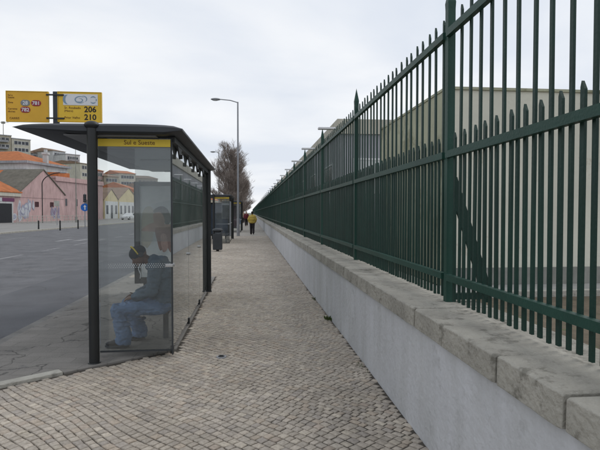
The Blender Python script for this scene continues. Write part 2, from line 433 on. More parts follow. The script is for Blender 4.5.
for k in range(-3, 40):
    y0 = 19.2 + (k) * 4.0
    ml.box(-9.24,-9.10,y0,y0+2.0,-.13,-.1155)
for k in range(0, 22):
    y0 = 17 + k * 8.0
    ml.box(-15.3,-15.18,y0,y0+3.2,-.13,-.1155)
for k in range(3):
    ml.box(-11.6+k*1.0,-11.2+k*1.0,31,33.4,-.13,-.1155)
struct('lane_markings', ml, M['line_paint'])
# hill terrain behind the left hand buildings
def hill_z(x, y):
    t = (-x - 48) / 130.0
    t = max(0.0, min(1.0, t)); t = t * t * (3 - 2 * t)
    return 30 * t
mh = MB(); nx, ny = 40, 50
for j in range(ny + 1):
    for i in range(nx + 1):
        X = -46 - i * 12; Y = -20 + j * 16
        mh.v.append((X, Y, hill_z(X, Y) - (.02 if i else .1)))
for j in range(ny):
    for i in range(nx):
        a = j * (nx + 1) + i; mh.f.append((a, a+1, a+nx+2, a+nx+1)); mh.mi.append(0)
struct('hill', mh, M['hill'], smooth=True)

# slab pad under the first shelter, kerb stones on its slanted near edge
KA = Vector((-3.0, 4.205, 0)); KB = Vector((-.86, 5.9, 0))
kd = (KB - KA).normalized(); kn = Vector((-kd.y, kd.x, 0))
def kerb_side(x, y):      # >0 : beyond the slanted edge (pad side)
    return (Vector((x, y, 0)) - KA).dot(kn)
pad = MB().prism([(-3.0,4.34),(-1.913,5.218),(-1.842,5.127),(-.86,5.9),(-.86,12.5),(-3.0,12.5)], 2, -.2, .014)
struct('shelter_pad', pad, M['pad'], bevel=.006)
mk = MB()
s0 = 0.0
for ln in (.66, .82):
    a = KA + kd * (s0 - .0); 
    mk.obox(a, kd, kn, (0,0,1), 0, ln - .008, -.005, .115, -.2, .024); s0 += ln
struct('pad_kerb', mk, M['kerb'], bevel=.006)

# cobbles: every stone real, one mesh (nobody could count them)
def cobbles():
    rnd = np.random.RandomState(3)
    P = .067
    th = R(43)
    vs = []; fs = []; tones = []
    cols = [(.445,.41,.365),(.43,.40,.36),(.475,.44,.395),(.41,.38,.345),(.45,.40,.345),(.38,.355,.33),(.49,.455,.40),(.425,.375,.33)]
    def warp(u, v):
        x = u * math.cos(th) - v * math.sin(th); y = u * math.sin(th) + v * math.cos(th)
        x2 = x + .05 * math.sin(y * 2.1 + .5 * math.sin(x)) + .012 * math.sin(y * 5.3 + x * 2.0)
        y2 = y + .07 * math.sin(x * 1.9 + 1.0) + .012 * math.sin(x * 5.9 + y * 1.3)
        # fan-like arcs towards the kerb on the left
        k = max(0.0, min(1.0, (-.2 - x) / 1.6)); k = k * k * (3 - 2 * k)
        y2 += k * .055 * math.cos(x * 4.6)
        return x2, y2
    nU = int(60 / P)
    for iu in range(-80, nU):
        wv = rnd.uniform(.9, 1.1)
        v = -40.0 + rnd.uniform(0, P)
        u0 = iu * P; u1 = u0 + P
        lim = 0
        # step along the row only where it can cross the walk
        xm_lo, xm_hi = -3.3, 1.5
        va = (u0 * math.cos(th) - xm_hi) / math.sin(th); vb = (u0 * math.cos(th) - xm_lo) / math.sin(th)
        v = va + rnd.uniform(0, P)
        while v < vb:
            ln = P * rnd.uniform(.82, 1.28)
            cx, cy = warp((u0 + u1) / 2, v + ln / 2)
            ok = -2.99 < cx < 1.19 and 1.6 < cy < 34
            if ok and cy < 12.5 and kerb_side(cx, cy) > -.045 and cx < -.84: ok = False
            if ok and cy < 12.6 and cy > 5.85 and cx < -.825: ok = False
            if ok and rnd.rand() > .0012:
                g = rnd.uniform(.003, .0052); j = .0035
                c = []
                for (uu, vv) in ((u0+g, v+g), (u1-g, v+g), (u1-g, v+ln-g), (u0+g, v+ln-g)):
                    X, Y = warp(uu, vv); c.append((X + rnd.uniform(-j, j), Y + rnd.uniform(-j, j)))
                mx_ = sum(p[0] for p in c) / 4; my_ = sum(p[1] for p in c) / 4
                h = rnd.normal(0, .0009) + .003 * math.sin(cx * 1.3 + cy * .9); tx = rnd.normal(0, .018); ty = rnd.normal(0, .018)
                n = len(vs)
                for (sc, dz) in ((1.0, -.03), (1.0, -.0045), (.86, -.0005)):
                    for p in c:
                        X = mx_ + (p[0] - mx_) * sc; Y = my_ + (p[1] - my_) * sc
                        vs.append((X, Y, h + dz + (X - mx_) * tx + (Y - my_) * ty))
                for k in (0, 4):
                    for q in range(4):
                        fs.append((n+k+q, n+k+(q+1) % 4, n+k+4+(q+1) % 4, n+k+4+q))
                fs.append((n+8, n+9, n+10, n+11))
                col = np.array(cols[rnd.choice(len(cols), p=[.2,.2,.14,.16,.09,.09,.08,.04])]) * rnd.uniform(.86, 1.08) * np.array([1.04, 1.0, .95])
                tones += [(*col, 1)] * 12
            v += ln
    me = bpy.data.meshes.new('cobblestones'); me.from_pydata(vs, [], fs)
    at_ = me.attributes.new('tone', 'FLOAT_COLOR', 'POINT')
    at_.data.foreach_set('color', np.array(tones, dtype=np.float32).ravel())
    me.materials.append(M['cobble']); me.shade_smooth(); me.set_sharp_from_angle(angle=R(50))
    o = bpy.data.objects.new('cobblestones', me); link(o)
    tag(o, 'small pale limestone cobbles paving the footpath', 'cobblestones', kind='stuff')
    print('cobbles', len(fs) // 9)
cobbles()
# the walk farther off, and behind the camera: same stone read as one surface
mfar = bpy.data.materials.new('far_cobbles'); mfar.use_nodes = True
t_ = mfar.node_tree; b_ = t_.nodes['Principled BSDF']; b_.inputs['Roughness'].default_value = .8
g_ = t_.nodes.new('ShaderNodeNewGeometry'); v_ = t_.nodes.new('ShaderNodeTexVoronoi'); v_.inputs['Scale'].default_value = 12
t_.links.new(g_.outputs['Position'], v_.inputs['Vector'])
r_ = t_.nodes.new('ShaderNodeValToRGB'); r_.color_ramp.elements[0].color = (.41,.38,.335,1); r_.color_ramp.elements[1].color = (.29,.27,.24,1)
r_.color_ramp.elements[0].position = .1; r_.color_ramp.elements[1].position = .75
t_.links.new(v_.outputs['Distance'], r_.inputs[0]); t_.links.new(r_.outputs[0], b_.inputs['Base Color'])
struct('far_walk', MB().box(-2.995,1.195,34,300,-.1,-.004), mfar)
struct('near_walk', MB().box(-2.995,1.195,-30,1.55,-.1,-.004), mfar)

# ------------------------------------------------------------------ low wall and iron fence on the right
FX = 1.53; PY0 = 3.73; PSP = 3.4
Y0W, Y1W = -4.0, 300.0
wl = thing('boundary_wall', (1.2, 0, 0), 'low pale blue-grey rendered wall with stone coping under the green railings', 'wall')
MB().box(1.2, 1.74, Y0W, Y1W, -.2, .775).build('wall_face', M['wall_paint'], wl)
js = [-4.0, -2.8, -1.6, -.5, .62, 1.76, 2.28, 3.485, 4.70]
while js[-1] < Y1W: js.append(js[-1] + (1.2 if js[-1] < 75 else 20) + random.uniform(-.08, .08))
for a, b in zip(js, js[1:]):
    dz = random.uniform(-.004, .004); dxx = random.uniform(-.006, .005)
    mb = MB()
    n = 10
    prof = [(1.172+dxx, .776), (1.768, .776), (1.768, .908+dz), (1.186+dxx, .916+dz), (1.174+dxx, .908+dz)]
    ys = [a + .009, a + .03] + [a + .03 + (b - a - .06) * i / (n - 2) for i in range(1, n - 2)] + [b - .03, b - .009]
    rings = []
    for yy in ys:
        jj = random.uniform(-.004, .004); end = .006 * (random.uniform(.3, 1.8)) if yy in (ys[0], ys[-1]) else 0
        rings.append([(p[0] + (jj + end if k in (0, 4, 3) else 0), yy, p[1] + (random.uniform(-.003, .003) - end if k in (3, 4) else 0)) for k, p in enumerate(prof)])
    vs = [p for r in rings for p in r]; m_ = len(prof)
    fs = [(i*m_+k, i*m_+(k+1) % m_, (i+1)*m_+(k+1) % m_, (i+1)*m_+k) for i in range(n) for k in range(m_)]
    fs += [tuple(range(m_)), tuple(range(n*m_ + m_-1, n*m_-1, -1))]
    mb.add(vs, fs); mb.build('coping_stone', M['coping'], wl, bevel=.004)

fence = thing('iron_fence', (FX, 0, .905), 'tall dark green iron railing with spear tipped pickets on the stone coping', 'fence')
posts = []
yy = PY0 - 2 * PSP
while yy < Y1W: posts.append(yy); yy += PSP
def spear(mb, x, y, z0, z1, w, t):
    """flat bar with a slanting point; w along the fence, t across it"""
    e = random.gauss(0, .0035); f = random.gauss(0, .003)
    P = [(y-w/2, z0), (y+w/2, z0), (y+w/2+e, z1-.028), (y+w*.22+e, z1), (y-w/2+e, z1-.042)]
    mb.add([(x - t/2 + (f if z > 2 else 0), a, z) for a, z in P] + [(x + t/2 + (f if z > 2 else 0), a, z) for a, z in P],
           [(0,1,6,5),(1,2,7,6),(2,3,8,7),(3,4,9,8),(4,0,5,9),(4,3,2,1,0),(5,6,7,8,9)])
for p in posts:
    m_ = MB(); r = .029
    m_.box(FX-r, FX+r, p-r, p+r, .90, 3.15)
    q = r * 1.08
    m_.add([(FX-r,p-r,3.15),(FX+r,p-r,3.15),(FX+r,p+r,3.15),(FX-r,p+r,3.15),
            (FX-q,p-q,3.20),(FX+q,p-q,3.20),(FX+q,p+q,3.20),(FX-q,p+q,3.20),(FX,p,3.385)],
           [(0,1,5,4),(1,2,6,5),(2,3,7,6),(3,0,4,7),(4,5,8),(5,6,8),(6,7,8),(7,4,8)])
    m_.build('post', M['green_rail'], fence)
    if p < 60:
        b = MB()
        b.obox((FX+.02, p, 1.86), Vector((.30,0,-.92)).normalized(), (0,1,0), Vector((.92,0,.30)).normalized(), 0, .97, -.010, .010, -.042, .042)
        b.box(FX+.03, FX+.34, p-.02, p+.02, .925, .975)
        b.tube((FX+.31, p, .90), (FX+.31, p, .93), .03)
        b.build('brace', M['green'], fence)
    if 9 < p < 70:
        MB().box(FX-.09, FX+.30, p-.05, p+.08, 3.355, 3.40).build('bracket', M['white'], fence, bevel=.01,
                 label='pale flat bracket across the post top')
for i in range(len(posts) - 1):
    a, b = posts[i] + .029, posts[i+1] - .029
    for z, h in ((2.958, .052), (2.04, .052), (1.105, .048)):
        MB().box(FX-.048, FX-.008, a+.001, b-.001, z-h/2, z+h/2).build('rail', M['green_rail'], fence)
        if b > 45: continue
indiv = 0
rest = MB()
k = 0
y = 3.536 - .16 * 46
def clear_of_post(y): return all(abs(y - p) > .045 for p in posts)
cand = []
while y < 150:
    cand.append((y, 3.12)); cand.append((y + .08, 2.20)); y += .16
for (y, top) in cand:
    if not clear_of_post(y): continue
    x = FX + .0 + .0; zt = top + random.uniform(-.008, .008); z0 = .93 + random.uniform(-.006, .006)
    yj = y + random.uniform(-.004, .004)
    if y > 1.95 and indiv < 100:
        m_ = MB(); spear(m_, x, yj, z0, zt, .025 if top > 3 else .030, .015); m_.build('picket', M['green'], fence); indiv += 1
    else: spear(rest, x, yj, z0, zt, .025 if top > 3 else .030, .015)
y = 150.0
while y < Y1W - 1:
    rest.box(FX-.012, FX+.012, y, y+.10, .93, 3.12); rest.box(FX-.012, FX+.012, y+.16, y+.30, .93, 2.2); y += .32
o = rest.build('pickets', M['green'], fence); o['kind'] = 'stuff'

# weeds and litter against the wall
def tuft(x, y, n, h, spread, label):
    m_ = MB()
    for i in range(n):
        a = random.uniform(0, 6.28); r = random.uniform(0, spread); bx = x + r * math.cos(a) * .5; by = y + r * math.sin(a)
        hh = h * random.uniform(.4, 1); l = random.uniform(.2, .9) * hh; ca, sa = math.cos(a), math.sin(a); wd = .004
        m_.add([(bx-wd*sa, by+wd*ca, -.01), (bx+wd*sa, by-wd*ca, -.01), (bx+l*.4*ca, by+l*.4*sa, hh*.7), (bx+l*ca, by+l*sa, hh)], [(0,1,2),(0,2,3)])
    o = m_.build('weed', M['grass']); tag(o, label, 'weed')
tuft(1.16, 7.35, 90, .06, .12, 'green weed tuft at the foot of the pale wall, the bushiest one')
tuft(1.17, 9.1, 40, .045, .09, 'small flat weed growing at the wall foot beyond the bushy tuft')
tuft(1.18, 5.0, 26, .03, .22, 'sparse sprigs of weed nearest the camera along the wall foot')

# valve cover in the paving
vc = thing('valve_cover', (-.32, 5.56, 0), 'small round dark metal cover set in the cobbles', 'cover')
MB().tube((-.32,5.56,-.02), (-.32,5.56,.006), .058, .055, 24).build('rim', M['lamp_metal'], vc, smooth=True)
MB().tube((-.32,5.56,.0), (-.32,5.56,.012), .038, .034, 20).box(-.34,-.30,5.55,5.57,.008,.02).build('lid', M['dark_metal'], vc)

# ------------------------------------------------------------------ buildings behind the fence
def window_on(parent, o, u, a, z0, w_, h_, n, frame=M['white'], pane=M['window'], fr=.08):
    """o ground point, u along the wall, n outward"""
    f = MB()
    f.obox(o, u, (0,0,1), n, a, a+w_, z0, z0+fr, -.02, .05).obox(o, u, (0,0,1), n, a, a+w_, z0+h_-fr, z0+h_, -.02, .05)
    f.obox(o, u, (0,0,1), n, a, a+fr, z0+fr, z0+h_-fr, -.02, .05).obox(o, u, (0,0,1), n, a+w_-fr, a+w_, z0+fr, z0+h_-fr, -.02, .05)
    fo = f.build('window', frame, parent)
    MB().obox(o, u, (0,0,1), n, a+fr, a+w_-fr, z0+fr, z0+h_-fr, -.01, .02).build('pane', pane, fo)

A = thing('annex_building', (4.2, 10.2, 0), 'plain cream rendered flat roofed annex just behind the nearest railings', 'building')
MB().box(4.13,16,10.2,15.4,0,4.18).build('wall', M['stucco'], A)
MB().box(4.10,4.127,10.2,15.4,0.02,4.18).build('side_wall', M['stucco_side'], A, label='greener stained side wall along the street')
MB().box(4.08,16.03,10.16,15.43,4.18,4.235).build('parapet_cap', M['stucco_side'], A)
MB().box(4.15,16,10.15,10.197,.0,.42).build('plinth', M['plinth'], A)
struct('yard_path', MB().box(2.4,16,9.05,10.14,-.1,.06), M['concrete'])
struct('yard_kerb', MB().box(2.4,16,8.9,9.045,-.1,.12), M['kerb'], bevel=.01)

B = thing('long_store_building', (4.25, 23.7, 0), 'long grey building with pale parapet running behind the railings', 'building')
MB().box(4.25,26,23.7,100,0,5.35).build('wall', M['grey_plaster'], B)
MB().box(4.15,26.1,23.6,100.1,5.35,6.05).build('parapet', M['cream'], B)
for k in range(7):
    window_on(B, (4.25, 23.7, 0), (0,1,0), 1.8 + k*6.5, 2.6, 2.6, 1.5, (-1,0,0))
for k in range(3):
    window_on(B, (4.25, 23.7, 0), (1,0,0), .7 + k*3.2, 2.5, 1.9, 1.7, (0,-1,0), pane=M['poster_grey'])

# ------------------------------------------------------------------ the bus shelter
S = (-.88, 5.6)
def make_shelter():
    r = thing('bus_shelter', (-1.62, 5.42, .014), 'nearest glass bus shelter with dark curved roof and a yellow name strip', 'bus shelter', 'glass bus shelters along the kerb')
    z0 = .012
    def post(x, y, zt, cap):
        m_ = MB().tube((x,y,z0), (x,y,zt), .052, .052, 20)
        m_.tube((x,y,z0), (x,y,z0+.012), .066, .062, 20)
        if cap: m_.ell((x,y,zt), .078, .078, .045, 18, 10)
        m_.build('post', M['dark_metal'], r, smooth=True)
    post(-1.635, 5.42, 2.507, True); post(-.83, 10.15, 2.44, False)
    # roof: lens section, curved down to thin tips
    n = 18; top = []; bot = []
    for i in range(n + 1):
        t = i / n; x = -2.42 + 1.71 * t
        e = math.sqrt(max(0, 1 - (2*t - 1)**4))
        top.append((x, 2.475 + .045 * e + .012*t)); bot.append((x, 2.475 - .05 * min(1, t*2.6, (1-t)*8+.2)))
    ring = top + bot[::-1]
    m_ = MB(); ys = [5.40, 5.43, 10.38, 10.41]; scs = [.93, 1, 1, .93]
    vs = []
    for yy, sc in zip(ys, scs):
        for (x, z) in ring: vs.append((x, yy, 2.47 + (z - 2.47) * (sc if sc == 1 else .55)))
    k = len(ring)
    fs = [(j*k+i, j*k+(i+1) % k, (j+1)*k+(i+1) % k, (j+1)*k+i) for j in range(3) for i in range(k)]
    fs += [tuple(range(k)), tuple(range(4*k-1, 3*k-1, -1))]
    m_.add(vs, fs); m_.build('roof', M['roof_metal'], r, smooth=True)
    # ceiling panels and cross beams
    c = MB()
    for a in range(4): c.box(-1.95, -1.0, 5.50 + a*1.2, 5.50 + a*1.2 + 1.17, 2.412, 2.4235)
    c.build('ceiling_panel', M['roof_under'], r)
    for yy in (5.66, 7.85, 10.0): MB().box(-1.66, -.905, yy-.02, yy+.02, 2.39, 2.411).build('cross_beam', M['dark_metal'], r)
    bm = MB().box(-.90, -.82, 5.62, 10.1, 2.37, 2.43); bm.build('back_rail', M['dark_metal'], r)
    # end pane facing the camera
    MB().box(-1.625, -.853, 5.596, 5.606, .09, 2.405).build('end_pane', M['glass'], r)
    e = MB().box(-.860, -.846, 5.588, 5.614, .03, 2.405).box(-1.625, -.861, 5.59, 5.612, .075, .09)
    e.build('pane_edge', M['bin'], r)
    ysn = MB().box(-1.625, -.862, 5.585, 5.591, 2.312, 2.392).build('name_strip', M['yellow'], r)
    text_obj('Sul e Sueste', .068, M['ink_brown'], 'lettering', ysn, (-1.19, 5.583, 2.333), align='CENTER')
    MB().box(-1.245, -.865, 5.6065, 5.6085, 1.28, 2.30).build('painted_reflection', M['sheen_film'], r)  # pale sheet added behind the glass, a reflection streak put in as colour
    # printed safety band on the end pane
    d = MB()
    for i in range(28):
        for j in range(3):
            x = -1.53 + i * .024 + (.012 if j % 2 else 0); z = 1.0 + j * .018
            d.add([(x,5.594,z-.006),(x+.006,5.594,z),(x,5.594,z+.006),(x-.006,5.594,z)], [(0,1,2,3)])
    d.build('safety_band', M['poster_grey'], r)
    # back panes in three bays with feet
    for a in range(3):
        y0 = 5.64 + a * 1.5
        MB().box(-.872, -.862, y0, y0 + 1.485, .09, 2.368).build('back_pane', M['glass_back'], r)
    ft = MB()
    for a in range(4):
        y0 = 5.66 + a * 1.48
        ft.box(-.885, -.849, y0-.025, y0+.025, .03, .115)
    ft.build('pane_foot', M['dark_metal'], r)
    for y in (5.65, 7.13, 8.62):
        MB().tube((-.91,y,1.02), (-.835,y,1.02), .02, .02, 12).build('clamp', M['steel'], r, smooth=True)
    MB().box(-.925, -.84, 5.575, 5.66, 1.0, 1.035).build('corner_clamp', M['steel'], r, bevel=.006)
    # curved roof brackets over the back panes
    for y in (6.1, 7.1, 8.1, 9.1):
        b = MB(); b.prism([(y-.20, 2.372), (y-.14, 2.33), (y-.07, 2.28), (y-.02, 2.235), (y+.03, 2.235), (y+.06, 2.29), (y+.12, 2.335), (y+.2, 2.372)], 0, -.842, -.826)
        b.tube((-.842, y, 2.262), (-.80, y, 2.262), .03, .026, 12)
        b.build('roof_bracket', M['dark_metal'], r)
    # light box with poster across the far end
    ad = MB().box(-2.26,-2.16,10.06,10.20,.20,2.2).box(-1.12,-1.05,10.06,10.20,.20,2.2).box(-2.16,-1.12,10.06,10.20,2.12,2.2).box(-2.16,-1.12,10.06,10.20,.20,.32)
    ad.box(-2.16,-1.12,10.12,10.19,.32,2.12).box(-2.1,-2.0,10.1,10.18,.0,.2).box(-1.3,-1.2,10.1,10.18,.0,.2)
    ao = ad.build('poster_box', M['dark_metal'], r, bevel=.008)
    pp = MB().box(-2.159,-1.121,10.108,10.118,.321,2.119).build('poster', M['poster_grey'], ao)
    face = MB()
    def blob(cx, cz, rx, rz, y, mi, wob=.15, n=26, seed=0):
        rr = random.Random(seed); ph = rr.uniform(0, 6)
        face.cur = mi
        face.add([(cx + rx*(1+wob*math.sin(3*t+ph)+wob*.5*math.sin(5*t))*math.cos(t), y, cz + rz*(1+wob*math.sin(2*t+ph))*math.sin(t)) for t in [2*math.pi*i/n for i in range(n)]], [tuple(range(n))])
    # a woman's portrait: grey backdrop, dark hair, pinkish face resting on a raised hand
    def patch(pts, mi, y):
        # rounded outline through the points
        n = len(pts); out_ = []
        for i in range(n):
            p0, p1, p2, p3 = (Vector(pts[(i+k-1) % n]) for k in range(4))
            for t in (0, .25, .5, .75):
                out_.append(.5*((2*p1) + (p2-p0)*t + (2*p0-5*p1+4*p2-p3)*t*t + (3*p1-p0-3*p2+p3)*t**3))
        face.cur = mi; face.add([(q[0], y, q[1]) for q in out_], [tuple(range(len(out_)))])
    patch([(-2.12,2.08),(-1.2,2.08),(-1.2,1.78),(-1.6,1.84),(-2.12,1.74)], 4, 10.1064)
    patch([(-2.1,1.62),(-1.9,1.66),(-1.92,1.05),(-2.12,.9)], 5, 10.1060)
    patch([(-1.90,1.62),(-1.76,1.72),(-1.62,1.66),(-1.56,1.46),(-1.64,1.34),(-1.74,1.5)], 2, 10.1055)
    patch([(-1.90,1.56),(-1.76,1.60),(-1.68,1.46),(-1.72,1.30),(-1.86,1.32)], 1, 10.1048)
    patch([(-2.13,1.24),(-2.0,1.36),(-1.84,1.40),(-1.62,1.36),(-1.42,1.38),(-1.40,1.18),(-1.70,1.16),(-1.9,1.22)], 1, 10.1040)
    patch([(-1.86,1.28),(-1.66,1.30),(-1.46,1.30),(-1.42,.92),(-1.56,.80),(-1.66,.96),(-1.76,.84),(-1.82,1.0)], 0, 10.1034)
    patch([(-1.76,1.14),(-1.66,1.16),(-1.62,.90),(-1.72,.82)], 1, 10.1028)
    patch([(-2.1,.92),(-1.9,.80),(-1.5,.74),(-1.2,.86),(-1.18,.42),(-2.1,.42)], 4, 10.1016)
    fo = face.build('poster_print', [M['hair2'], M['poster_skin'], M['poster_dark'], M['white'], M['poster_pale'], M['poster_cream']], pp)
    # bench
    MB().box(-1.33,-.98,6.15,9.0,.372,.405).build('bench_seat', M['bench'], r, bevel=.008)
    for y in (6.42, 8.6):
        MB().box(-1.09,-1.03,y-.03,y+.03,.01,.372).build('bench_leg', M['bench'], r, bevel=.006)
    return r, pp
M['hair2'] = mat('poster_red', (.26,.15,.12), .5, var=.5, scale=4)
M['poster_skin'] = mat('poster_skin', (.45,.29,.24), .5, var=.35, scale=4)
M['poster_dark'] = mat('poster_dark', (.10,.105,.12), .5, var=.5, scale=5)
M['poster_pale'] = mat('poster_pale', (.62,.63,.62), .5, var=.1)
M['poster_cream'] = mat('poster_cream', (.50,.48,.40), .5, var=.15)
M['poster_blue'] = mat('poster_blue', (.055,.075,.11), .5, var=.5, scale=2)
M['poster_plum'] = mat('poster_plum', (.09,.05,.06), .5, var=.5, scale=2)
shelter, poster = make_shelter()
for (dx_, dy_, lab, pm) in ((-.2, 20.3, 'second bus shelter along the kerb, with a dark blue poster, behind the litter bin', 'poster_blue'),
                   (.13, 34.5, 'farthest bus shelter along the kerb, plum coloured poster, just past the second one', 'poster_plum')):
    c = dup(shelter, (-1.62 + dx_, 5.42 + dy_, .0)); c['label'] = lab
    for b in [x for x in bpy.data.objects if x.parent == c and x.name.startswith('poster_box')]:
        for p in [x for x in bpy.data.objects if x.parent == b]:
            p.data = p.data.copy(); p.data.materials.clear(); p.data.materials.append(M[pm])
            for q in [x for x in bpy.data.objects if x.parent == p]:
                q.data = q.data.copy(); q.data.materials.clear()
                for m_ in (M[pm], M['poster_grey'], M['poster_dark'], M['poster_grey'], M['poster_grey'], M['poster_dark']): q.data.materials.append(m_)

# stop sign with two yellow flags, standing on the roof
sg = thing('bus_stop_sign', (-2.2, 5.9, 2.52), 'bus stop sign of two yellow plates on a short grey pole above the shelter roof', 'bus sign')
MB().box(-2.222,-2.168,5.87,5.93,2.50,2.965).build('pole', M['roof_metal'], sg, bevel=.006)
for z in (2.925, 2.665): MB().box(-2.29,-2.10,5.862,5.874,z-.008,z+.008).build('bracket', M['dark_metal'], sg)
def plate(x0, x1, z0, z1, m_):
    p = MB().box(x0,x1,5.875,5.893,z0,z1).build('sign_plate', m_, sg, bevel=.004)
    MB().box(x0-.006,x0,5.87,5.9,z0-.006,z1+.006).box(x1,x1+.006,5.87,5.9,z0-.006,z1+.006).box(x0,x1,5.87,5.9,z1,z1+.006).box(x0,x1,5.87,5.9,z0-.006,z0).build('plate_edge', M['sign_y2'], p)
    return p
pl = plate(-2.715,-2.275,2.625,2.955,M['sign_y1']); pr = plate(-2.165,-1.70,2.632,2.96,M['sign_y2'])
YS = 5.8735
def pill(p, cx, cz, w_, h_, m_, txt):
    r = h_/2; pts = []
    for i in range(11): a = math.pi/2 + math.pi*i/10; pts.append((cx-w_/2+r+r*math.cos(a), cz+r*math.sin(a)))
    for i in range(11): a = -math.pi/2 + math.pi*i/10; pts.append((cx+w_/2-r+r*math.cos(a), cz+r*math.sin(a)))
    q = MB().prism(pts, 1, YS-.002, YS).build('number_pill', m_, p)
    text_obj(txt, h_*.85, M['white'], 'lettering', q, (cx, YS-.003, cz-h_*.3), align='CENTER', ext=.0008, bold=.0012)
pill(pl, -2.515, 2.83, .10, .066, M['grey_pill'], '28')
pill(pl, -2.40, 2.83, .105, .066, M['red_pill'], '781')
pill(pl, -2.515, 2.755, .105, .066, M['red_pill'], '782')
for z, s in ((2.905,'Sul e'),(2.89-.01,'Sueste'),(2.825,'Zona'),(2.755,'Carreiras'),(2.725,'diurnas')):
    text_obj(s, .026, M['ink_brown'], 'lettering', pl, (-2.70, YS, z), ext=.0008)
text_obj('CARRIS', .032, M['ink_brown'], 'lettering', pl, (-2.685, YS, 2.648), ext=.0008)
lg = MB().box(-2.11,-1.735,YS-.002,YS,2.815,2.94).build('logo_panel', M['white'], pr)
sw = MB()
def arc(cx, cz, rx, rz, a0, a1, wd, n=20, tp=True):
    o_, i_ = [], []
    for i in range(n+1):
        t = i/n; a = R(a0 + (a1-a0)*t); k = wd * (math.sin(math.pi*t) if tp else 1)
        o_.append((cx+(rx+k/2)*math.cos(a), cz+(rz+k/2)*math.sin(a))); i_.append((cx+(rx-k/2)*math.cos(a), cz+(rz-k/2)*math.sin(a)))
    for i in range(n):
        sw.poly([(o_[i][0],YS-.004,o_[i][1]),(o_[i+1][0],YS-.004,o_[i+1][1]),(i_[i+1][0],YS-.004,i_[i+1][1]),(i_[i][0],YS-.004,i_[i][1])])
for group_ in (((-2.055, 2.878, .045, .052, 95, 265, .026),),
               ((-1.925, 2.878, .055, .036, 30, 330, .012), (-1.93, 2.872, .03, .02, 200, 480, .010), (-1.895, 2.885, .04, .034, -60, 110, .011)),
               ((-1.785, 2.878, .034, .036, -150, -30, .012), (-1.785, 2.878, .034, .036, 30, 150, .012), (-1.785, 2.878, .034, .036, -20, 20, .012))):
    sw = MB()
    for g_ in group_: arc(*g_)
    sw.build('logo', M['logo_blue'], lg)
text_obj('206', .088, M['ink'], 'lettering', pr, (-1.885, YS, 2.742), ext=.0008, bold=.002)
text_obj('210', .088, M['ink'], 'lettering', pr, (-1.885, YS, 2.655), ext=.0008, bold=.002)
text_obj('Sr. Roubado', .036, M['ink_brown'], 'lettering', pr, (-2.10, YS, 2.775), ext=.0008)
text_obj('(Metro)', .030, M['ink_brown'], 'lettering', pr, (-2.10, YS, 2.742), ext=.0008)
text_obj('Prior Velho', .036, M['ink_brown'], 'lettering', pr, (-2.10, YS, 2.665), ext=.0008)

sg.location.x += .03; sg.location.z -= .012

# ------------------------------------------------------------------ people
def capsule(mb, p0, p1, r0, r1, n=12):
    mb.tube(p0, p1, r0, r1, n); mb.ell(p0, r0, r0, r0, n, 8); mb.ell(p1, r1, r1, r1, n, 8)
def hand(mb, w_, d, side, curl=.5, s=1.0):
    """w_: wrist point, d: palm direction, side: thumb direction; palm plus five bent fingers"""
    w_ = Vector(w_); d = Vector(d).normalized(); side = Vector(side); side = (side - d*side.dot(d)).normalized(); n = d.cross(side)
    pc = w_ + d*.045*s
    for k in (-.025, -.008, .010, .026): capsule(mb, w_ + side*k*.6*s, w_ + d*.085*s + side*k*s, .014*s, .012*s, 8)
    for k, ln in ((.029,.068),(.010,.078),(-.009,.072),(-.027,.056)):
        b = w_ + d*.085*s + side*k*s; a = d; p = b
        for j in range(3):
            ang = curl * (.5 + .5*j); dd = (d*math.cos(ang) + n*math.sin(ang)).normalized()
            q = p + dd * ln * s * (.42, .33, .25)[j]
            capsule(mb, p, q, (.0092-.001*j)*s, (.0085-.001*j)*s, 8); p = q
    b = w_ + d*.03*s + side*.028*s
    m1 = b + (side*.7 + d*.6 + n*.2).normalized()*.038*s; m2 = m1 + (side*.25 + d*.8 + n*.4).normalized()*.03*s
    capsule(mb, b, m1, .012*s, .0095*s, 8); capsule(mb, m1, m2, .0095*s, .008*s, 8)
def head(mb, c, f, up, s=1.0):
    """c centre, f facing, up crown direction"""
    f = Vector(f).normalized(); up = Vector(up); up = (up - f*up.dot(f)).normalized(); r = f.cross(up)
    Rm = Matrix((r, f, up)).transposed(); c = Vector(c)
    P = lambda a, b, z: c + r*a*s + f*b*s + up*z*s
    mb.ell(P(0,-.012,.03), .076*s, .095*s, .088*s, 20, 14, Rm)      # skull
    mb.ell(P(0,.022,-.03), .058*s, .066*s, .078*s, 18, 12, Rm)      # face
    mb.ell(P(0,.058,-.088), .026*s, .024*s, .02*s, 12, 8, Rm)       # chin
    mb.tube(P(0,.086,.0), P(0,.106,-.034), .008*s, .013*s, 8); mb.ell(P(0,.103,-.036), .015*s, .012*s, .010*s, 10, 8, Rm)
    mb.ell(P(0,.08,-.062), .024*s, .011*s, .008*s, 10, 6, Rm)       # lips
    mb.ell(P(0,.082,.016), .045*s, .012*s, .008*s, 10, 6, Rm)       # brow
    for sg_ in (-1, 1):
        mb.ell(P(sg_*.031,.077,-.002), .013*s, .008*s, .008*s, 8, 6, Rm)
        mb.ell(P(sg_*.077,-.01,-.008), .010*s, .02*s, .032*s, 10, 8, Rm)

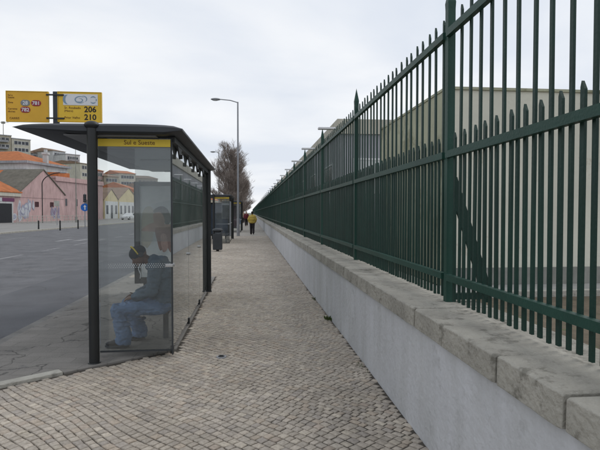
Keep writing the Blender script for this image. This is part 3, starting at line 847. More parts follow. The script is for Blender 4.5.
# --- the man dozing on the bench, facing the road (-X)
man = thing('person', (-1.05, 6.2, .014), 'seated person in grey hoodie and blue jeans hunched forward on the shelter bench', 'person')
def yoff(k): return 6.17 + k
hipN, hipF = (-1.06, yoff(-.10), .485), (-1.06, yoff(.10), .485)
kneeN, kneeF = (-1.545, yoff(-.15), .462), (-1.50, yoff(.17), .468)
ankN, ankF = (-1.475, yoff(-.17), .115), (-1.37, yoff(.18), .115)
shN, shF = (-1.10, yoff(-.19), .955), (-1.13, yoff(.19), .955)
elN, elF = (-1.13, yoff(-.25), .69), (-1.2, yoff(.24), .68)
wrN, wrF = (-1.36, yoff(-.13), .60), (-1.38, yoff(.10), .60)
b = MB()
for h, k_, a_ in ((hipN, kneeN, ankN), (hipF, kneeF, ankF)):
    capsule(b, h, k_, .075, .052); capsule(b, k_, a_, .050, .035); capsule(b, a_, (a_[0]-.11, a_[1], .075), .032, .026)
capsule(b, (-1.05, yoff(0), .50), (-1.04, yoff(0), .70), .13, .125); capsule(b, (-1.04, yoff(0), .70), (-1.10, yoff(0), .90), .125, .13)
for s_, e_, w_ in ((shN, elN, wrN), (shF, elF, wrF)):
    capsule(b, (-1.1, yoff(0), .93), s_, .07, .058); capsule(b, s_, e_, .048, .038); capsule(b, e_, w_, .037, .026)
capsule(b, (-1.12, yoff(0), .96), (-1.26, yoff(0), 1.04), .062, .055)
HC = (-1.325, yoff(-.02), 1.075); HF = Vector((-.76, -.36, -.54)); HU = Vector((-.55, 0, .80))
head(b, HC, HF, HU)
hand(b, wrN, (-.92, .25, -.18), (0, .9, .3), .55); hand(b, wrF, (-.92, -.3, -.15), (0, -.9, .3), -.55)
fuse(b, 'body', M['skin_brown'], man, .0065, 2)
j = MB()      # hoodie
j.ell((-1.045, yoff(0), .55), .165, .19, .12); j.ell((-1.03, yoff(0), .70), .160, .185, .17); j.ell((-1.06, yoff(0), .86), .165, .205, .16)
j.ell((-1.12, yoff(0), .955), .13, .15, .085)
for s_, e_, w_ in ((shN, elN, wrN), (shF, elF, wrF)):
    capsule(j, (-1.08, yoff(0), .92), s_, .095, .085); capsule(j, s_, e_, .080, .066); capsule(j, e_, Vector(w_)*.93 + Vector(e_)*.07, .064, .046)
capsule(j, (-1.06, yoff(-.06), 1.0), (-1.16, yoff(-.05), 1.035), .07, .05); capsule(j, (-1.06, yoff(.06), 1.0), (-1.16, yoff(.05), 1.035), .07, .05)
hd = fuse(j, 'hoodie', M['hoodie'], man, .009, 3, (.012, 9, 18))
cd_ = MB(); cd_.path([(-1.30, yoff(-.10), .99), (-1.31, yoff(-.125), .93), (-1.285, yoff(-.135), .87), (-1.29, yoff(-.135), .82)], .005, 6); cd_.path([(-1.27, yoff(-.11), .99), (-1.262, yoff(-.14), .92), (-1.255, yoff(-.145), .86)], .005, 6)
cd_.build('drawstring', M['white'], hd)
j = MB()      # jeans
for h, k_, a_ in ((hipN, kneeN, ankN), (hipF, kneeF, ankF)):
    capsule(j, h, k_, .100, .074); 
    mid = Vector(k_)*.5 + Vector(a_)*.5; capsule(j, k_, mid, .078, .079); capsule(j, mid, (a_[0]+.01, a_[1], .135), .078, .082); 
    j.tube((a_[0]+.005, a_[1], .16), (a_[0]-.005, a_[1], .065), .080, .088, 14)
    for q in range(5):
        z = .12 + q * .055; j.ell((a_[0] - .01 + (q % 2)*.014 - .012*q*.3, a_[1], z), .086, .082, .014)
j.ell((-1.045, yoff(0), .50), .15, .185, .095)
fuse(j, 'jeans', M['jeans'], man, .008, 2, (.011, 11, 20))
for a_, fx in ((ankN, -.02), (ankF, 0)):
    s_ = MB(); x, y = a_[0], a_[1]
    s_.ell((x-.055, y, .075), .115, .047, .045, 16, 10); s_.ell((x-.135, y, .065), .075, .049, .034, 14, 8); s_.ell((x+.02, y, .09), .06, .042, .055)
    sh = fuse(s_, 'shoe', M['shoe'], man, .006, 2)
    MB().prism([(x+.085*math.cos(t)*(1.0)-.075+.055*math.cos(t), y+.050*math.sin(t)) for t in [2*math.pi*i/20 for i in range(20)]], 2, .029, .05).build('sole', M['bin'], sh)
# knit cap and headphones
c = MB(); Rm = Matrix((HF.normalized().cross(HU.normalized()).normalized(), HF.normalized(), (HU - HF.normalized()*HU.dot(HF.normalized())).normalized())).transposed()
r_ax, f_ax, u_ax = Rm.col[0], Rm.col[1], Rm.col[2]
cc = Vector(HC)
c.ell(cc + u_ax*.045 - f_ax*.008, .088, .106, .085, 20, 14, Rm)
fuse(c, 'cap', M['cap'], man, .006, 2)
hp = MB()
pts = [cc + r_ax*(.098*math.cos(a)) + u_ax*(.02 + .128*math.sin(a)) + f_ax*.012 for a in [math.pi*i/20 for i in range(21)]]
for a_, b2 in zip(pts, pts[1:]): hp.tube(a_, b2, .0085, .0085, 8)
ph = hp.build('headphones', mat('yellow_band', (.62,.47,.04), .5), man, smooth=True)
ec = MB()
for sg_ in (-1, 1): ec.tube(cc + r_ax*sg_*.075 + u_ax*.0 - f_ax*.014, cc + r_ax*sg_*.105 - f_ax*.014, .033, .030, 16)
ec.build('ear_pad', M['ink'], ph, smooth=True)

# --- walkers on the footpath, seen from behind
def walker(loc, label, coat, trousers, h=1.66, bulk=1.0, face=1, hairm='hair', skin='skin_pale', bag=False, vox=.02):
    r = thing('person', (0,0,0), label, 'person')
    k = h / 1.70; st = .16
    V_ = lambda x, y, z: Vector((x*k, y*k*face, z*k))
    b = MB()
    hips = (V_(-.09,0,.90), V_(.09,0,.90)); knees = (V_(-.09,.10,.50), V_(.085,-.02,.49)); ank = (V_(-.085,.13,.08), V_(.085,-.24,.13))
    for i in (0, 1):
        capsule(b, hips[i], knees[i], .085*k, .055*k); capsule(b, knees[i], ank[i], .052*k, .036*k)
        capsule(b, ank[i], ank[i] + V_(0,.15,-.04 if i == 0 else -.075), .036*k, .028*k)
    capsule(b, V_(0,0,.93), V_(0,0,1.12), .13*k, .12*k); capsule(b, V_(0,0,1.12), V_(0,.01,1.34), .12*k, .12*k); capsule(b, V_(0,.01,1.38), V_(0,.02,1.50), .055*k, .05*k)
    shs = (V_(-.18,0,1.38), V_(.18,0,1.38)); els = (V_(-.26,-.04,1.12), V_(.26,-.02,1.12)); wrs = (V_(-.24,.14,.93), V_(.24,.10,.92))
    for i in (0, 1):
        capsule(b, V_(0,0,1.36), shs[i], .07*k, .06*k); capsule(b, shs[i], els[i], .05*k, .04*k); capsule(b, els[i], wrs[i], .038*k, .028*k)
        hand(b, wrs[i], V_(0,.3,-.9), V_(0,1,.2), .5, k)
    head(b, V_(0,.02,1.59), V_(0,1,-.05), V_(0,0,1), k*1.02)
    fuse(b, 'body', M[skin], r, .010 if vox < .015 else .012, 2)
    j = MB(); B_ = bulk
    j.ell(V_(0,0,.95), .20*k*B_, .16*k*B_, .14*k); j.ell(V_(0,0,1.12), .205*k*B_, .17*k*B_, .2*k); j.ell(V_(0,0,1.27), .20*k*B_, .145*k*B_, .15*k)
    for i in (0, 1):
        capsule(j, V_(0,0,1.35), shs[i]-V_(0,0,.025), .095*k, .080*k); capsule(j, shs[i]-V_(0,0,.03), els[i], .078*k, .07*k*B_); capsule(j, els[i], wrs[i]*.95 + els[i]*.05, .068*k*B_, .05*k)
    capsule(j, V_(0,0,1.42), V_(0,.01,1.49), .085*k, .07*k)
    fuse(j, 'jacket', coat, r, .014, 3, (.012, 7, 12))
    j = MB()
    for i in (0, 1):
        capsule(j, hips[i], knees[i], .110*k, .088*k); capsule(j, knees[i], ank[i] + V_(0,0,.02), .086*k, .078*k)
    fuse(j, 'trousers', trousers, r, .014, 3, (.006, 9, 14))
    for i in (0, 1):
        s_ = MB(); a_ = ank[i]
        s_.ell(a_ + V_(0,.06,-.045 if i == 0 else -.06), .045*k, .125*k, .04*k, rot=Matrix.Rotation(0 if i == 0 else -.35*face, 3, 'X')); s_.ell(a_ + V_(0,0,-.01), .045*k, .055*k, .05*k)
        fuse(s_, 'shoe', M['shoe'], r, .010, 2)
    j = MB(); j.ell(V_(0,-.005,1.625), .086*k, .104*k, .098*k); j.ell(V_(0,-.045,1.57), .075*k, .06*k, .09*k)
    fuse(j, 'hair', M[hairm], r, .010, 2)
    if bag:
        MB().obox(V_(.34,0,.55), (1,0,0), (0,1,0), (0,0,1), -.05, .05, -.16, .16, 0, .34).build('bag', M['ink'], r, bevel=.02)
    r.location = loc
    return r
walker((.16, 36.2, 0), 'person in bright mustard yellow jacket and black trousers walking away on the footpath', M['yellow_jacket'], M['dark_trousers'], 1.66, 1.28)
walker((-.42, 58.5, 0), 'person in dark red coat farther along the footpath, left of the yellow jacket', M['red_coat'], M['dark_trousers'], 1.70, 1.1, face=-1)
walker((-1.28, 66, 0), 'distant person in navy coat beside the kerb, left of the dark red coat', M['navy_coat'], M['jeans'], 1.72, 1.0)
walker((-.95, 74, 0), 'most distant person, in tan coat, between the navy and dark red coats', M['tan_coat'], M['dark_trousers'], 1.68, 1.0, face=-1)

# litter bin beyond the first shelter
q = at(217.5, 20.6); bn = thing('litter_bin', (q.x, q.y, 0), 'dark plastic litter bin standing between the first and second shelters', 'litter bin')
m_ = MB()
m_.prism([(q.x-.19,q.y-.17),(q.x+.19,q.y-.17),(q.x+.19,q.y+.17),(q.x-.19,q.y+.17)], 2, .06, .72)
m_.build('bin_body', M['bin'], bn, bevel=.03)
MB().tube((q.x,q.y,0),(q.x,q.y,.07),.06,.06).build('foot', M['dark_metal'], bn)
hd_ = MB(); 
for sx in (-.18,.15): hd_.box(q.x+sx,q.x+sx+.03,q.y-.16,q.y+.16,.72,.85)
hd_.build('hood_support', M['bin'], bn)
m_ = MB(); m_.ell((q.x,q.y,.86), .22,.2,.09, 18, 10); m_.build('hood', M['bin'], bn, smooth=True)

# ------------------------------------------------------------------ street lamps
def lamp(base, h, arm, label, z0=0):
    r = thing('street_lamp', base, label, 'street lamp', 'tall street lamps')
    x, y = base[0], base[1]
    MB().tube((x,y,z0),(x,y,z0+1.2),.11,.10,14).tube((x,y,z0+1.2),(x,y,z0+h),.075,.05,14).build('pole', M['lamp_metal'], r, smooth=True)
    MB().path([(x,y,z0+h-.04),(x-arm*.4,y,z0+h+.10),(x-arm,y,z0+h+.16)], .032, 10).build('arm', M['lamp_metal'], r, smooth=True)
    hd_ = MB().ell((x-arm-.22,y,z0+h+.15), .34,.15,.085, 18, 10).build('lamp_head', M['lamp_metal'], r, smooth=True)
    MB().ell((x-arm-.25,y,z0+h+.10), .22,.11,.06, 16, 8).build('lens', M['lamp_glass'], hd_, smooth=True)
    return r
lamp((-.80, 34.2, 0), hz(102.5, 34), 1.25, 'tall grey street lamp with a single arm, in front of the bare trees')
q = at(219, 60); lamp((q.x, q.y, -.12), hz(153, 60), .45, 'distant street lamp whose head pokes out left of the bare trees')

# ------------------------------------------------------------------ bare trees
def bare_tree(loc, h, rad, seed, label, dens=1.0, group=None, trunk_r=.13, twigm=None):
    rr = random.Random(seed)
    r = thing('bare_tree', loc, label, 'tree', group)
    L0 = Vector(loc); tr = MB(); cr = MB()
    p = L0.copy(); pts = [p.copy()]
    nseg = 7; tall = h * .62
    for i in range(nseg):
        p = p + Vector((rr.uniform(-.06,.06), rr.uniform(-.06,.06), tall / nseg)); pts.append(p.copy())
    for i in range(nseg):
        tr.tube(pts[i], pts[i+1], trunk_r*(1-.75*i/nseg), trunk_r*(1-.75*(i+1)/nseg), 9)
    tr.build('trunk', M['bark'], r, smooth=True)
    def grow(p, d, ln, rad_, lev):
        segs = 3; q = p.copy(); dd = d.copy(); ptsb = []
        for i in range(segs):
            dd = (dd + Vector((rr.uniform(-.16,.16), rr.uniform(-.16,.16), rr.uniform(-.02,.16)))).normalized()
            e = q + dd * ln / segs
            cr.tube(q, e, rad_*(1-.25*i), rad_*(1-.25*(i+1)), 5 if lev < 2 else 3, cap=False)
            q = e; ptsb.append((q.copy(), dd.copy()))
        if lev >= 4: return
        nb = (6, 6, 5, 4)[lev]
        for i in range(int(nb * (dens if lev > 1 else 1))):
            bp, bd = ptsb[min(2, int(rr.random() * 3))] if i else ptsb[2]
            a = rr.uniform(0, 6.28); sp = rr.uniform(.35, .85)
            side = Vector((math.cos(a), math.sin(a), rr.uniform(-.1,.5)))
            grow(bp, (bd + side * sp).normalized(), ln * rr.uniform(.55,.78), max(rad_ * .5, .009), lev + 1)
    for i in range(22):
        t = .22 + .78 * i / 21; k = t * nseg; a = int(min(nseg-1, k)); bp = pts[a].lerp(pts[a+1], k - a)
        an = i * 2.4 + rr.uniform(-.4,.4); lift = .55 + 1.0 * t
        ln = rad * (1.0 - .35 * abs(t - .55)) * rr.uniform(.5, .72)
        grow(bp, Vector((math.cos(an), math.sin(an), lift)).normalized(), ln, trunk_r*.32, 0 if i % 2 == 0 else 1)
    grow(pts[-1], Vector((0,0,1)), h*.16, trunk_r*.25, 0); grow(pts[-1], Vector((.3,.1,1)), h*.14, trunk_r*.2, 0)
    cr.build('crown', twigm or M['twig'], r)
    return r
TG = 'bare trees along the kerb'
bare_tree((-1.95, 47, 0), 8.3, 1.9, 1, 'tallest bare tree by the kerb, nearest of the row behind the second shelter', 1.25, TG)
bare_tree((-1.75, 55, 0), 8.2, 1.9, 2, 'second bare tree of the kerb row, just behind the tallest one', 1.15, TG)
bare_tree((-1.7, 64, 0), 7.8, 1.9, 3, 'third bare tree of the kerb row, its twigs right of the lamp pole', 1.0, TG)
bare_tree((-1.6, 76, 0), 8.0, 2.0, 4, 'fourth bare tree of the kerb row, lower and farther to the right', 1.0, TG)
bare_tree((-1.4, 95, 0), 8.2, 2.1, 5, 'farthest bare tree of the kerb row, beside the end of the railings', 1.0, TG)

# ------------------------------------------------------------------ far side of the road: buildings
UP = Vector((0,0,1))
def frame(pA, pB):
    u = (pB - pA); ln = u.length; u.normalize(); n = Vector((u.y, -u.x, 0))
    return u, n, ln
def house(name, pA, pB, depth, h, wallm, label, roof=None, roofm=None, rh=2.5, base=0.0, over=.3, cat='building', group=None, cornice=None, ridge=(.15,.85)):
    """pA..pB front wall line (left to right), building extends away from the viewer"""
    u, n, ln = frame(pA, pB)
    r = thing(name, (pA.x, pA.y, base), label, cat, group)
    A = Vector((pA.x, pA.y, 0)); z0 = base - 3
    if roof == 'gable_front':
        pts = [(0,z0),(ln,z0),(ln,h),(ln/2,h+rh),(0,h)]
        vs = [A + u*a + UP*z for a, z in pts] + [A + u*a + UP*z - n*depth for a, z in pts]
        MB().add(vs, [(0,1,2,3,4),(9,8,7,6,5),(0,5,6,1),(1,6,7,2),(4,9,5,0)]).build('wall', wallm, r)
        m_ = MB(); t = .18
        for (a0, z0_, a1, z1_) in ((-over, h - rh*over/(ln/2), ln/2, h+rh), (ln+over, h - rh*over/(ln/2), ln/2, h+rh)):
            p = [A + u*a0 + UP*(z0_+.02) + n*.15, A + u*a1 + UP*(z1_+.02) + n*.15, A + u*a1 + UP*(z1_+.02) - n*(depth+.2), A + u*a0 + UP*(z0_+.02) - n*(depth+.2)]
            m_.add(p + [x + UP*t for x in p], [(0,1,2,3),(7,6,5,4),(0,4,5,1),(1,5,6,2),(2,6,7,3),(3,7,4,0)])
        m_.build('roof', roofm, r)
    else:
        MB().obox(A, u, UP, n, 0, ln, z0, h, -depth, 0).build('wall', wallm, r)
        if roof in ('hip', 'gable'):
            a0, a1 = (ln*ridge[0], ln*ridge[1]) if roof == 'hip' else (-over, ln+over)
            e = h + .02
            P = lambda a, z, c: A + u*a + UP*z + n*c
            vs = [P(-over,e,over), P(ln+over,e,over), P(ln+over,e,-depth-over), P(-over,e,-depth-over), P(a0,e+rh,-depth/2), P(a1,e+rh,-depth/2),
                  P(-over,e+.15,over), P(ln+over,e+.15,over), P(ln+over,e+.15,-depth-over), P(-over,e+.15,-depth-over)]
            MB().add(vs, [(0,1,7,6),(1,2,8,7),(2,3,9,8),(3,0,6,9),(6,7,5,4),(7,8,5),(8,9,4,5),(9,6,4),(3,2,1,0)]).build('roof', roofm, r)
        elif roof == 'flat':
            MB().obox(A, u, UP, n, -.15, ln+.15, h, h+.35, -depth-.15, .15).build('parapet', roofm, r)
    if cornice: MB().obox(A, u, UP, n, -.1, ln+.1, h-.55, h-.003, .003, .22).build('cornice', cornice, r)
    return r, A, u, n, ln

def windows(r, A, u, n, ln, rows, cols, z0, dz, w_, h_, m0=1.0, frame_m=None, pane=None):
    for i in range(rows):
        for j in range(cols):
            a = m0 + (ln - 2*m0 - w_) * (j / max(1, cols - 1))
            window_on(r, A, u, a, z0 + i*dz, w_, h_, n, frame_m or M['white'], pane or M['window'])

# facade line of the pink warehouses
F0 = at(-45, 66); F1 = at(20, 80); F2 = at(64.5, 92)
W1 = house('warehouse', F0, F1, 16, hz(192.5, 78), M['pink2'], 'low pinkish warehouse with orange tiled roof and dark gateway at the left edge', 'gable', M['tile_orange'], 4.2, cornice=M['cream'])
r, A_, u, n, ln = W1
def along(pA, u, px):     # distance along a facade where column px meets it
    best = min(range(0, 600), key=lambda k: abs(colpx(pA + u*(k*.1)) - px)); return best * .1
def colpx(p):
    f = R(YAW); rt = p.x*math.cos(f) - p.y*math.sin(f); d = p.x*math.sin(f) + p.y*math.cos(f); return 300 + 500*rt/d
a0 = along(A_, u, -8); a1 = along(A_, u, 11.5)
MB().obox(A_, u, UP, n, a0-.3, a1+.35, 0, hz(202.5,76)+.3, -.01, .06).build('gateway', M['whitewash'], r)
MB().obox(A_, u, UP, n, a0, a1, 0, hz(203,76), .0, .075).build('door', M['door_dark'], r)
MB().obox(A_, u, UP, n, along(A_,u,2), along(A_,u,14), hz(201,76), hz(197.5,76), .0, .12).build('fascia_board', M['purple'], r)
MB().obox(A_, u, UP, n, along(A_,u,-10), along(A_,u,1.8), hz(201,76), hz(197.5,76), .0, .12).build('fascia_board', M['graf_white'], r)

def graffiti(r, A, u, n, a, z, w_, h_, m1, m2, seed):
    rr = random.Random(seed); g = MB(); k = 0
    for c in range(9):
        cx = a + w_ * rr.random(); cz = z + h_ * rr.uniform(.15, .85); rx = w_ * rr.uniform(.08,.18); rz = h_ * rr.uniform(.2,.42); ph = rr.uniform(0, 6)
        pts = [(cx + rx*(1+.25*math.sin(3*t+ph))*math.cos(t), cz + rz*(1+.2*math.sin(2*t+ph))*math.sin(t)) for t in [2*math.pi*i/18 for i in range(18)]]
        k += 1
        g.cur = 0; g.add([A + u*p[0] + UP*p[1] + n*(.012 + .004*k) for p in pts], [tuple(range(18))])
        g.cur = 1
        for i in range(18):
            p, q = pts[i], pts[(i+1) % 18]; s = .74
            P2 = lambda t, s_: A + u*(cx+(t[0]-cx)*s_) + UP*(cz+(t[1]-cz)*s_) + n*(.014+.004*k)
            g.add([P2(p,1.08), P2(q,1.08), P2(q,s), P2(p,s)], [(0,1,2,3)])
    g.build('graffiti', [m1, m2], r)
graffiti(r, A_, u, n, along(A_,u,13), .5, 2.8, 2.6, M['graf_blue'], M['graf_white'], 5)

G = house('gabled_warehouse', F1, F2, 7, 4.85, M['pink'], 'pink warehouse with a pointed gable, graffiti and two small dark windows', 'gable_front', M['tile_grey'], 4.0)
r, A_, u, n, ln = G
house('gabled_warehouse', F1 - n*7.35, F2 - n*7.35, 18, 4.8, M['pink2'], 'rear range behind the pink gable, carrying the same pitch in orange tiles', 'gable_front', M['tile_orange'], 3.95, over=.25)
for px in (36.8, 51.8):
    a = along(A_, u, px); window_on(r, A_, u, a-.45, hz(206.5, 84), .95, .85, n, M['maroon'], M['maroon'], .06)
MB().obox(A_, u, UP, n, 0, ln, 4.0, 4.12, .002, .05).build('string_course', M['pink2'], r)
graffiti(r, A_, u, n, along(A_,u,22.5), .7, 3.0, 2.7, M['graf_white'], M['graf_blue'], 9)
graffiti(r, A_, u, n, along(A_,u,50.5), .6, 2.6, 2.2, M['graf_purple'], M['graf_blue'], 12)

P2_ = house('parapet_warehouse', at(56, 96), at(103, 114), 20, 8.2, M['pink2'], 'flat topped pink warehouse right of the pointed gable', 'flat', M['pink'], cornice=M['pink'])
r, A_, u, n, ln = P2_
windows(r, A_, u, n, ln, 1, 4, 2.8, 3, .9, 1.6, 3.0, M['pink'])
MB().obox(A_, u, UP, n, along(A_,u,66), along(A_,u,77), 8.5, 9.6, -6, -1.5).build('roof_light', M['tile_orange'], r)

Y1 = house('gabled_house', at(104.5,124), at(118.3,132), 14, 4.9, M['yellow_plaster'], 'narrow yellow gabled house seen through the shelter glass, left of its twin', 'gable_front', M['tile_brown'], 2.6)
Y2 = house('gabled_house', at(118.8,132), at(138,146), 14, 5.1, M['yellow_plaster'], 'wider yellow gabled house beside the narrow one, behind the white car', 'gable_front', M['tile_brown'], 3.2)
for (r, A_, u, n, ln), cn in ((Y1, 3), (Y2, 5)):
    MB().obox(A_, u, UP, n, .3, ln-.3, 0, 4.4, .003, .08).build('painted_panel', M['whitewash'], r)
    for j in range(cn):
        a = .9 + (ln - 2.9) * j / (cn - 1)
        hh = 3.4 if j == cn // 2 else 2.2; zz = 0.05 if j == cn // 2 else 1.2
        MB().obox(A_, u, UP, n, a, a+1.1, zz, zz+hh, .05, .12).build('door' if j == cn // 2 else 'window', M['window'], r)
rowd = [(138.5,148,152,176,7.5,'cream','tile_orange'),(152.5,180,166,214,9,'beige','tile_brown'),(166.5,216,183,262,8,'pink','tile_orange'),(183.5,264,203,330,10,'cream','tile_brown'),(203.5,332,222,430,11,'beige','tile_orange')]
labs = ['low cream terrace right of the yellow gabled houses', 'beige terrace mostly hidden behind the shelter poster', 'distant pink terrace between the shelter panes', 'distant cream terrace behind the shelter back glass', 'farthest beige terrace behind the bare trees']
for (pa, da, pb, db, h, wm, rm), lab in zip(rowd, labs):
    r, A_, u, n, ln = house('terrace_building', at(pa, da), at(pb, db), 14, h, M[wm], lab, 'gable', M[rm], 3)
    windows(r, A_, u, n, ln, 2, 7, 1.2, 3.4, 1.2, 1.8, 2)

# big white building with the orange hipped roof: its corner points at the road
C0 = at(27, 112); ul = Vector((.252,.968,0)); nl = Vector((.968,-.252,0))
L1 = C0 - nl * 34                 # left face goes away from the road
r = thing('white_building', (C0.x, C0.y, 0), 'big white building with orange hipped roof and cornice rising behind the pink warehouses', 'building')
hW = hz(162.8, 112); LN = 15
def PP(a, b, z): return C0 + ul*a - nl*b + UP*z
MB().add([PP(0,0,0),PP(LN,0,0),PP(LN,34,0),PP(0,34,0),PP(0,0,hW),PP(LN,0,hW),PP(LN,34,hW),PP(0,34,hW)], [(0,1,5,4),(1,2,6,5),(2,3,7,6),(3,0,4,7),(4,5,6,7)]).build('wall', M['whitewash'], r)
MB().add([PP(-.7,-.7,hW),PP(LN+.7,-.7,hW),PP(LN+.7,34.7,hW),PP(-.7,34.7,hW),PP(-.7,-.7,hW+.55),PP(LN+.7,-.7,hW+.55),PP(LN+.7,34.7,hW+.55),PP(-.7,34.7,hW+.55)], [(0,1,5,4),(1,2,6,5),(2,3,7,6),(3,0,4,7),(4,5,6,7),(3,2,1,0)]).build('cornice', M['grey_plaster'], r)
MB().add([PP(-.2,-.2,hW-1.6),PP(LN+.2,-.2,hW-1.6),PP(LN+.2,34.2,hW-1.6),PP(-.2,34.2,hW-1.6),PP(-.2,-.2,hW-1.3),PP(LN+.2,-.2,hW-1.3),PP(LN+.2,34.2,hW-1.3),PP(-.2,34.2,hW-1.3)], [(0,1,5,4),(1,2,6,5),(2,3,7,6),(3,0,4,7),(4,5,6,7),(3,2,1,0)]).build('string_course', M['grey_plaster'], r)
e = hW + .57
rf = MB().add([PP(-.4,-.4,e),PP(LN+.4,-.4,e),PP(LN+.4,34.4,e),PP(-.4,34.4,e),PP(LN/2,8,e+3.1),PP(LN/2,26,e+3.1)], [(0,1,4),(1,2,5,4),(2,3,5),(3,0,4,5),(3,2,1,0)]).build('roof', M['tile_orange'], r)
q = at(46.5, 119)
MB().box(q.x-.5,q.x+.5,q.y-.5,q.y+.5,hW,hz(154.5,119)).box(q.x-.7,q.x+.7,q.y-.7,q.y+.7,hz(154.5,119),hz(152.5,119)).box(q.x-.3,q.x+.3,q.y-.3,q.y+.3,hz(152.5,119),hz(149.5,119)).build('chimney', M['whitewash'], rf)
for k in range(3):
    window_on(r, C0, ul, 2 + k*4.6, hW-5.6, 1.4, 2.4, nl)

# apartment blocks up on the hill
def block(pxa, pxb, d, ytop, wm, rm, label, rows, cols, depth=18, roof='flat', rh=2, skew=6, name='apartment_block', bal=False):
    pA, pB = at(pxa, d), at(pxb, d + skew); top = hz(ytop, d); bz = max(0, hill_z((pA.x+pB.x)/2, 0))
    r, A_, u, n, ln = house(name, pA, pB, depth, top, M[wm], label, roof, M[rm], rh, base=bz)
    fh = 3.0; z = top - fh + .6
    for i in range(rows):
        for j in range(cols):
            a = .9 + (ln - 3.2) * j / max(1, cols - 1)
            window_on(r, A_, u, a, z - i*fh, 1.5, 1.6, n, M['whitewash'] if (i+j) % 3 else M['grey_plaster'], M['window'], .15)
        if bal and i % 1 == 0:
            MB().obox(A_, u, UP, n, ln*.15, ln*.85, z - i*fh - .5, z - i*fh - .35, .0, 1.2).obox(A_, u, UP, n, ln*.15, ln*.85, z - i*fh - .35, z - i*fh + .35, 1.12, 1.2).build('balcony', M['grey_plaster'], r)
    return r
block(-60, -14, 205, 128, 'beige', 'tile_brown', 'tall beige block on the hill at the very left', 5, 8)
block(-13, 12.5, 214, 134, 'beige', 'grey_plaster', 'beige apartment block on the hill under the mast, with shaded balconies', 4, 5, bal=True)
block(13, 31.5, 220, 138.5, 'cream', 'grey_plaster', 'cream apartment block on the hill, right of the one with the mast', 4, 4)
block(31.8, 52, 235, 152.8, 'grey_plaster', 'tile_brown', 'low grey block on the hill between the cream block and the chimney', 2, 5, roof='gable')
block(53.5, 66, 232, 150.5, 'whitewash', 'tile_brown', 'pale white block on the hill with a brown pitched roof', 4, 4, roof='hip', rh=2, bal=True)
block(66.3, 80.5, 228, 154, 'whitewash', 'grey_plaster', 'white balconied block on the hill behind the thin mast pole', 4, 5, bal=True)
block(81, 91, 210, 163, 'cream', 'tile_brown', 'small cream block on the hill beside the shelter post', 3, 3, roof='gable', rh=1.5)
block(92, 104, 220, 170, 'pink', 'tile_orange', 'pinkish block on the hill above the flat pink warehouse', 3, 4, roof='gable')
block(104.5, 119, 225, 176, 'beige', 'tile_brown', 'beige block on the hill behind the narrow yellow house', 3, 4, roof='hip')
block(119.5, 136, 235, 173, 'cream', 'tile_orange', 'cream block on the hill behind the wider yellow house', 3, 5, roof='gable')
block(137, 158, 245, 178, 'beige', 'tile_brown', 'beige hillside block farthest right, behind the shelter poster', 3, 5, roof='hip')
bare_tree((*at(100,150)[:2], 0), 12, 5, 21, 'bare tree behind the flat pink warehouse, seen through the shelter glass', .7, None, .22)
bare_tree((*at(143,160)[:2], 0), 11, 5, 22, 'bare tree beyond the yellow gabled houses, mostly behind the poster', .7, None, .22)

# mast on the block
q = at(4.6, 220); zt = hz(121.5, 220)
ms = thing('roof_mast', (q.x, q.y, hz(134, 220)), 'thin aerial mast with crossarm standing on the beige hill block', 'mast')
MB().tube((q.x,q.y,hz(136,220)),(q.x,q.y,zt),.14,.1,6).build('pole', M['plinth'], ms)
MB().box(q.x-4,q.x+2.2,q.y-.06,q.y+.06,zt-.5,zt-.35).box(q.x-.7,q.x+.7,q.y-.3,q.y+.3,zt-1,zt-.1).build('crossarm', M['plinth'], ms)

# ------------------------------------------------------------------ street furniture across the road
rl = thing('pavement_railing', at(17, 68), 'low pale tubular railing along the pavement in front of the pink warehouses', 'railing')
ra, rb = at(17, 70), at(95, 86); u, n, ln = frame(ra, rb)
np_ = 19
for i in range(np_):
    p = ra + u * (ln*i/(np_-1)); MB().tube(p, p + UP*1.05, .04, .04, 6).build('railing_post', M['rail_grey'], rl)
MB().tube(ra+UP*1.05, rb+UP*1.05, .035, .035, 6).tube(ra+UP*.62, rb+UP*.62, .03, .03, 6).tube(ra+UP*.25, rb+UP*.25, .03, .03, 6).build('railing_bar', M['rail_grey'], rl)

bl_l = ['leftmost dark bollard on the far kerb, below the left graffiti', 'middle dark bollard on the far kerb, below the purple graffiti', 'right hand dark bollard on the far kerb, near the blue sign']
for px, d, lb in ((38.5, 47.5, bl_l[0]), (60, 47.5, bl_l[1]), (78, 52, bl_l[2])):
    q = at(px, d); bo = thing('bollard', (q.x,q.y,-.1), lb, 'bollard', 'dark bollards on the far kerb')
    MB().tube((q.x,q.y,-.12),(q.x,q.y,.72),.075,.06,12).build('shaft', M['dark_metal'], bo, smooth=True)
    MB().ell((q.x,q.y,.76),.08,.08,.08,12,8).tube((q.x,q.y,.58),(q.x,q.y,.64),.078,.078,12).build('cap', M['dark_metal'], bo, smooth=True)

q = at(42.5, 76); al = thing('curved_lamp', (q.x,q.y,0), 'slender lamp pole whose top curves over in an arch before the pink gable', 'street lamp')
H = hz(184, 76); pts = [(q.x,q.y,0),(q.x,q.y,H)]
rt = Vector((math.cos(R(YAW)), -math.sin(R(YAW)), 0))
for i in range(1, 13):
    a = R(i*7.5); pts.append(Vector((q.x,q.y,H)) + rt*(2.9*(1-math.cos(a))) + UP*(1.75*math.sin(a)))
MB().path(pts, .075, 8).build('pole', M['dark_metal'], al, smooth=True)
e = Vector(pts[-1]); MB().ell(e + rt*.35, .5, .2, .1, 14, 8).build('lamp_head', M['lamp_metal'], al, smooth=True)

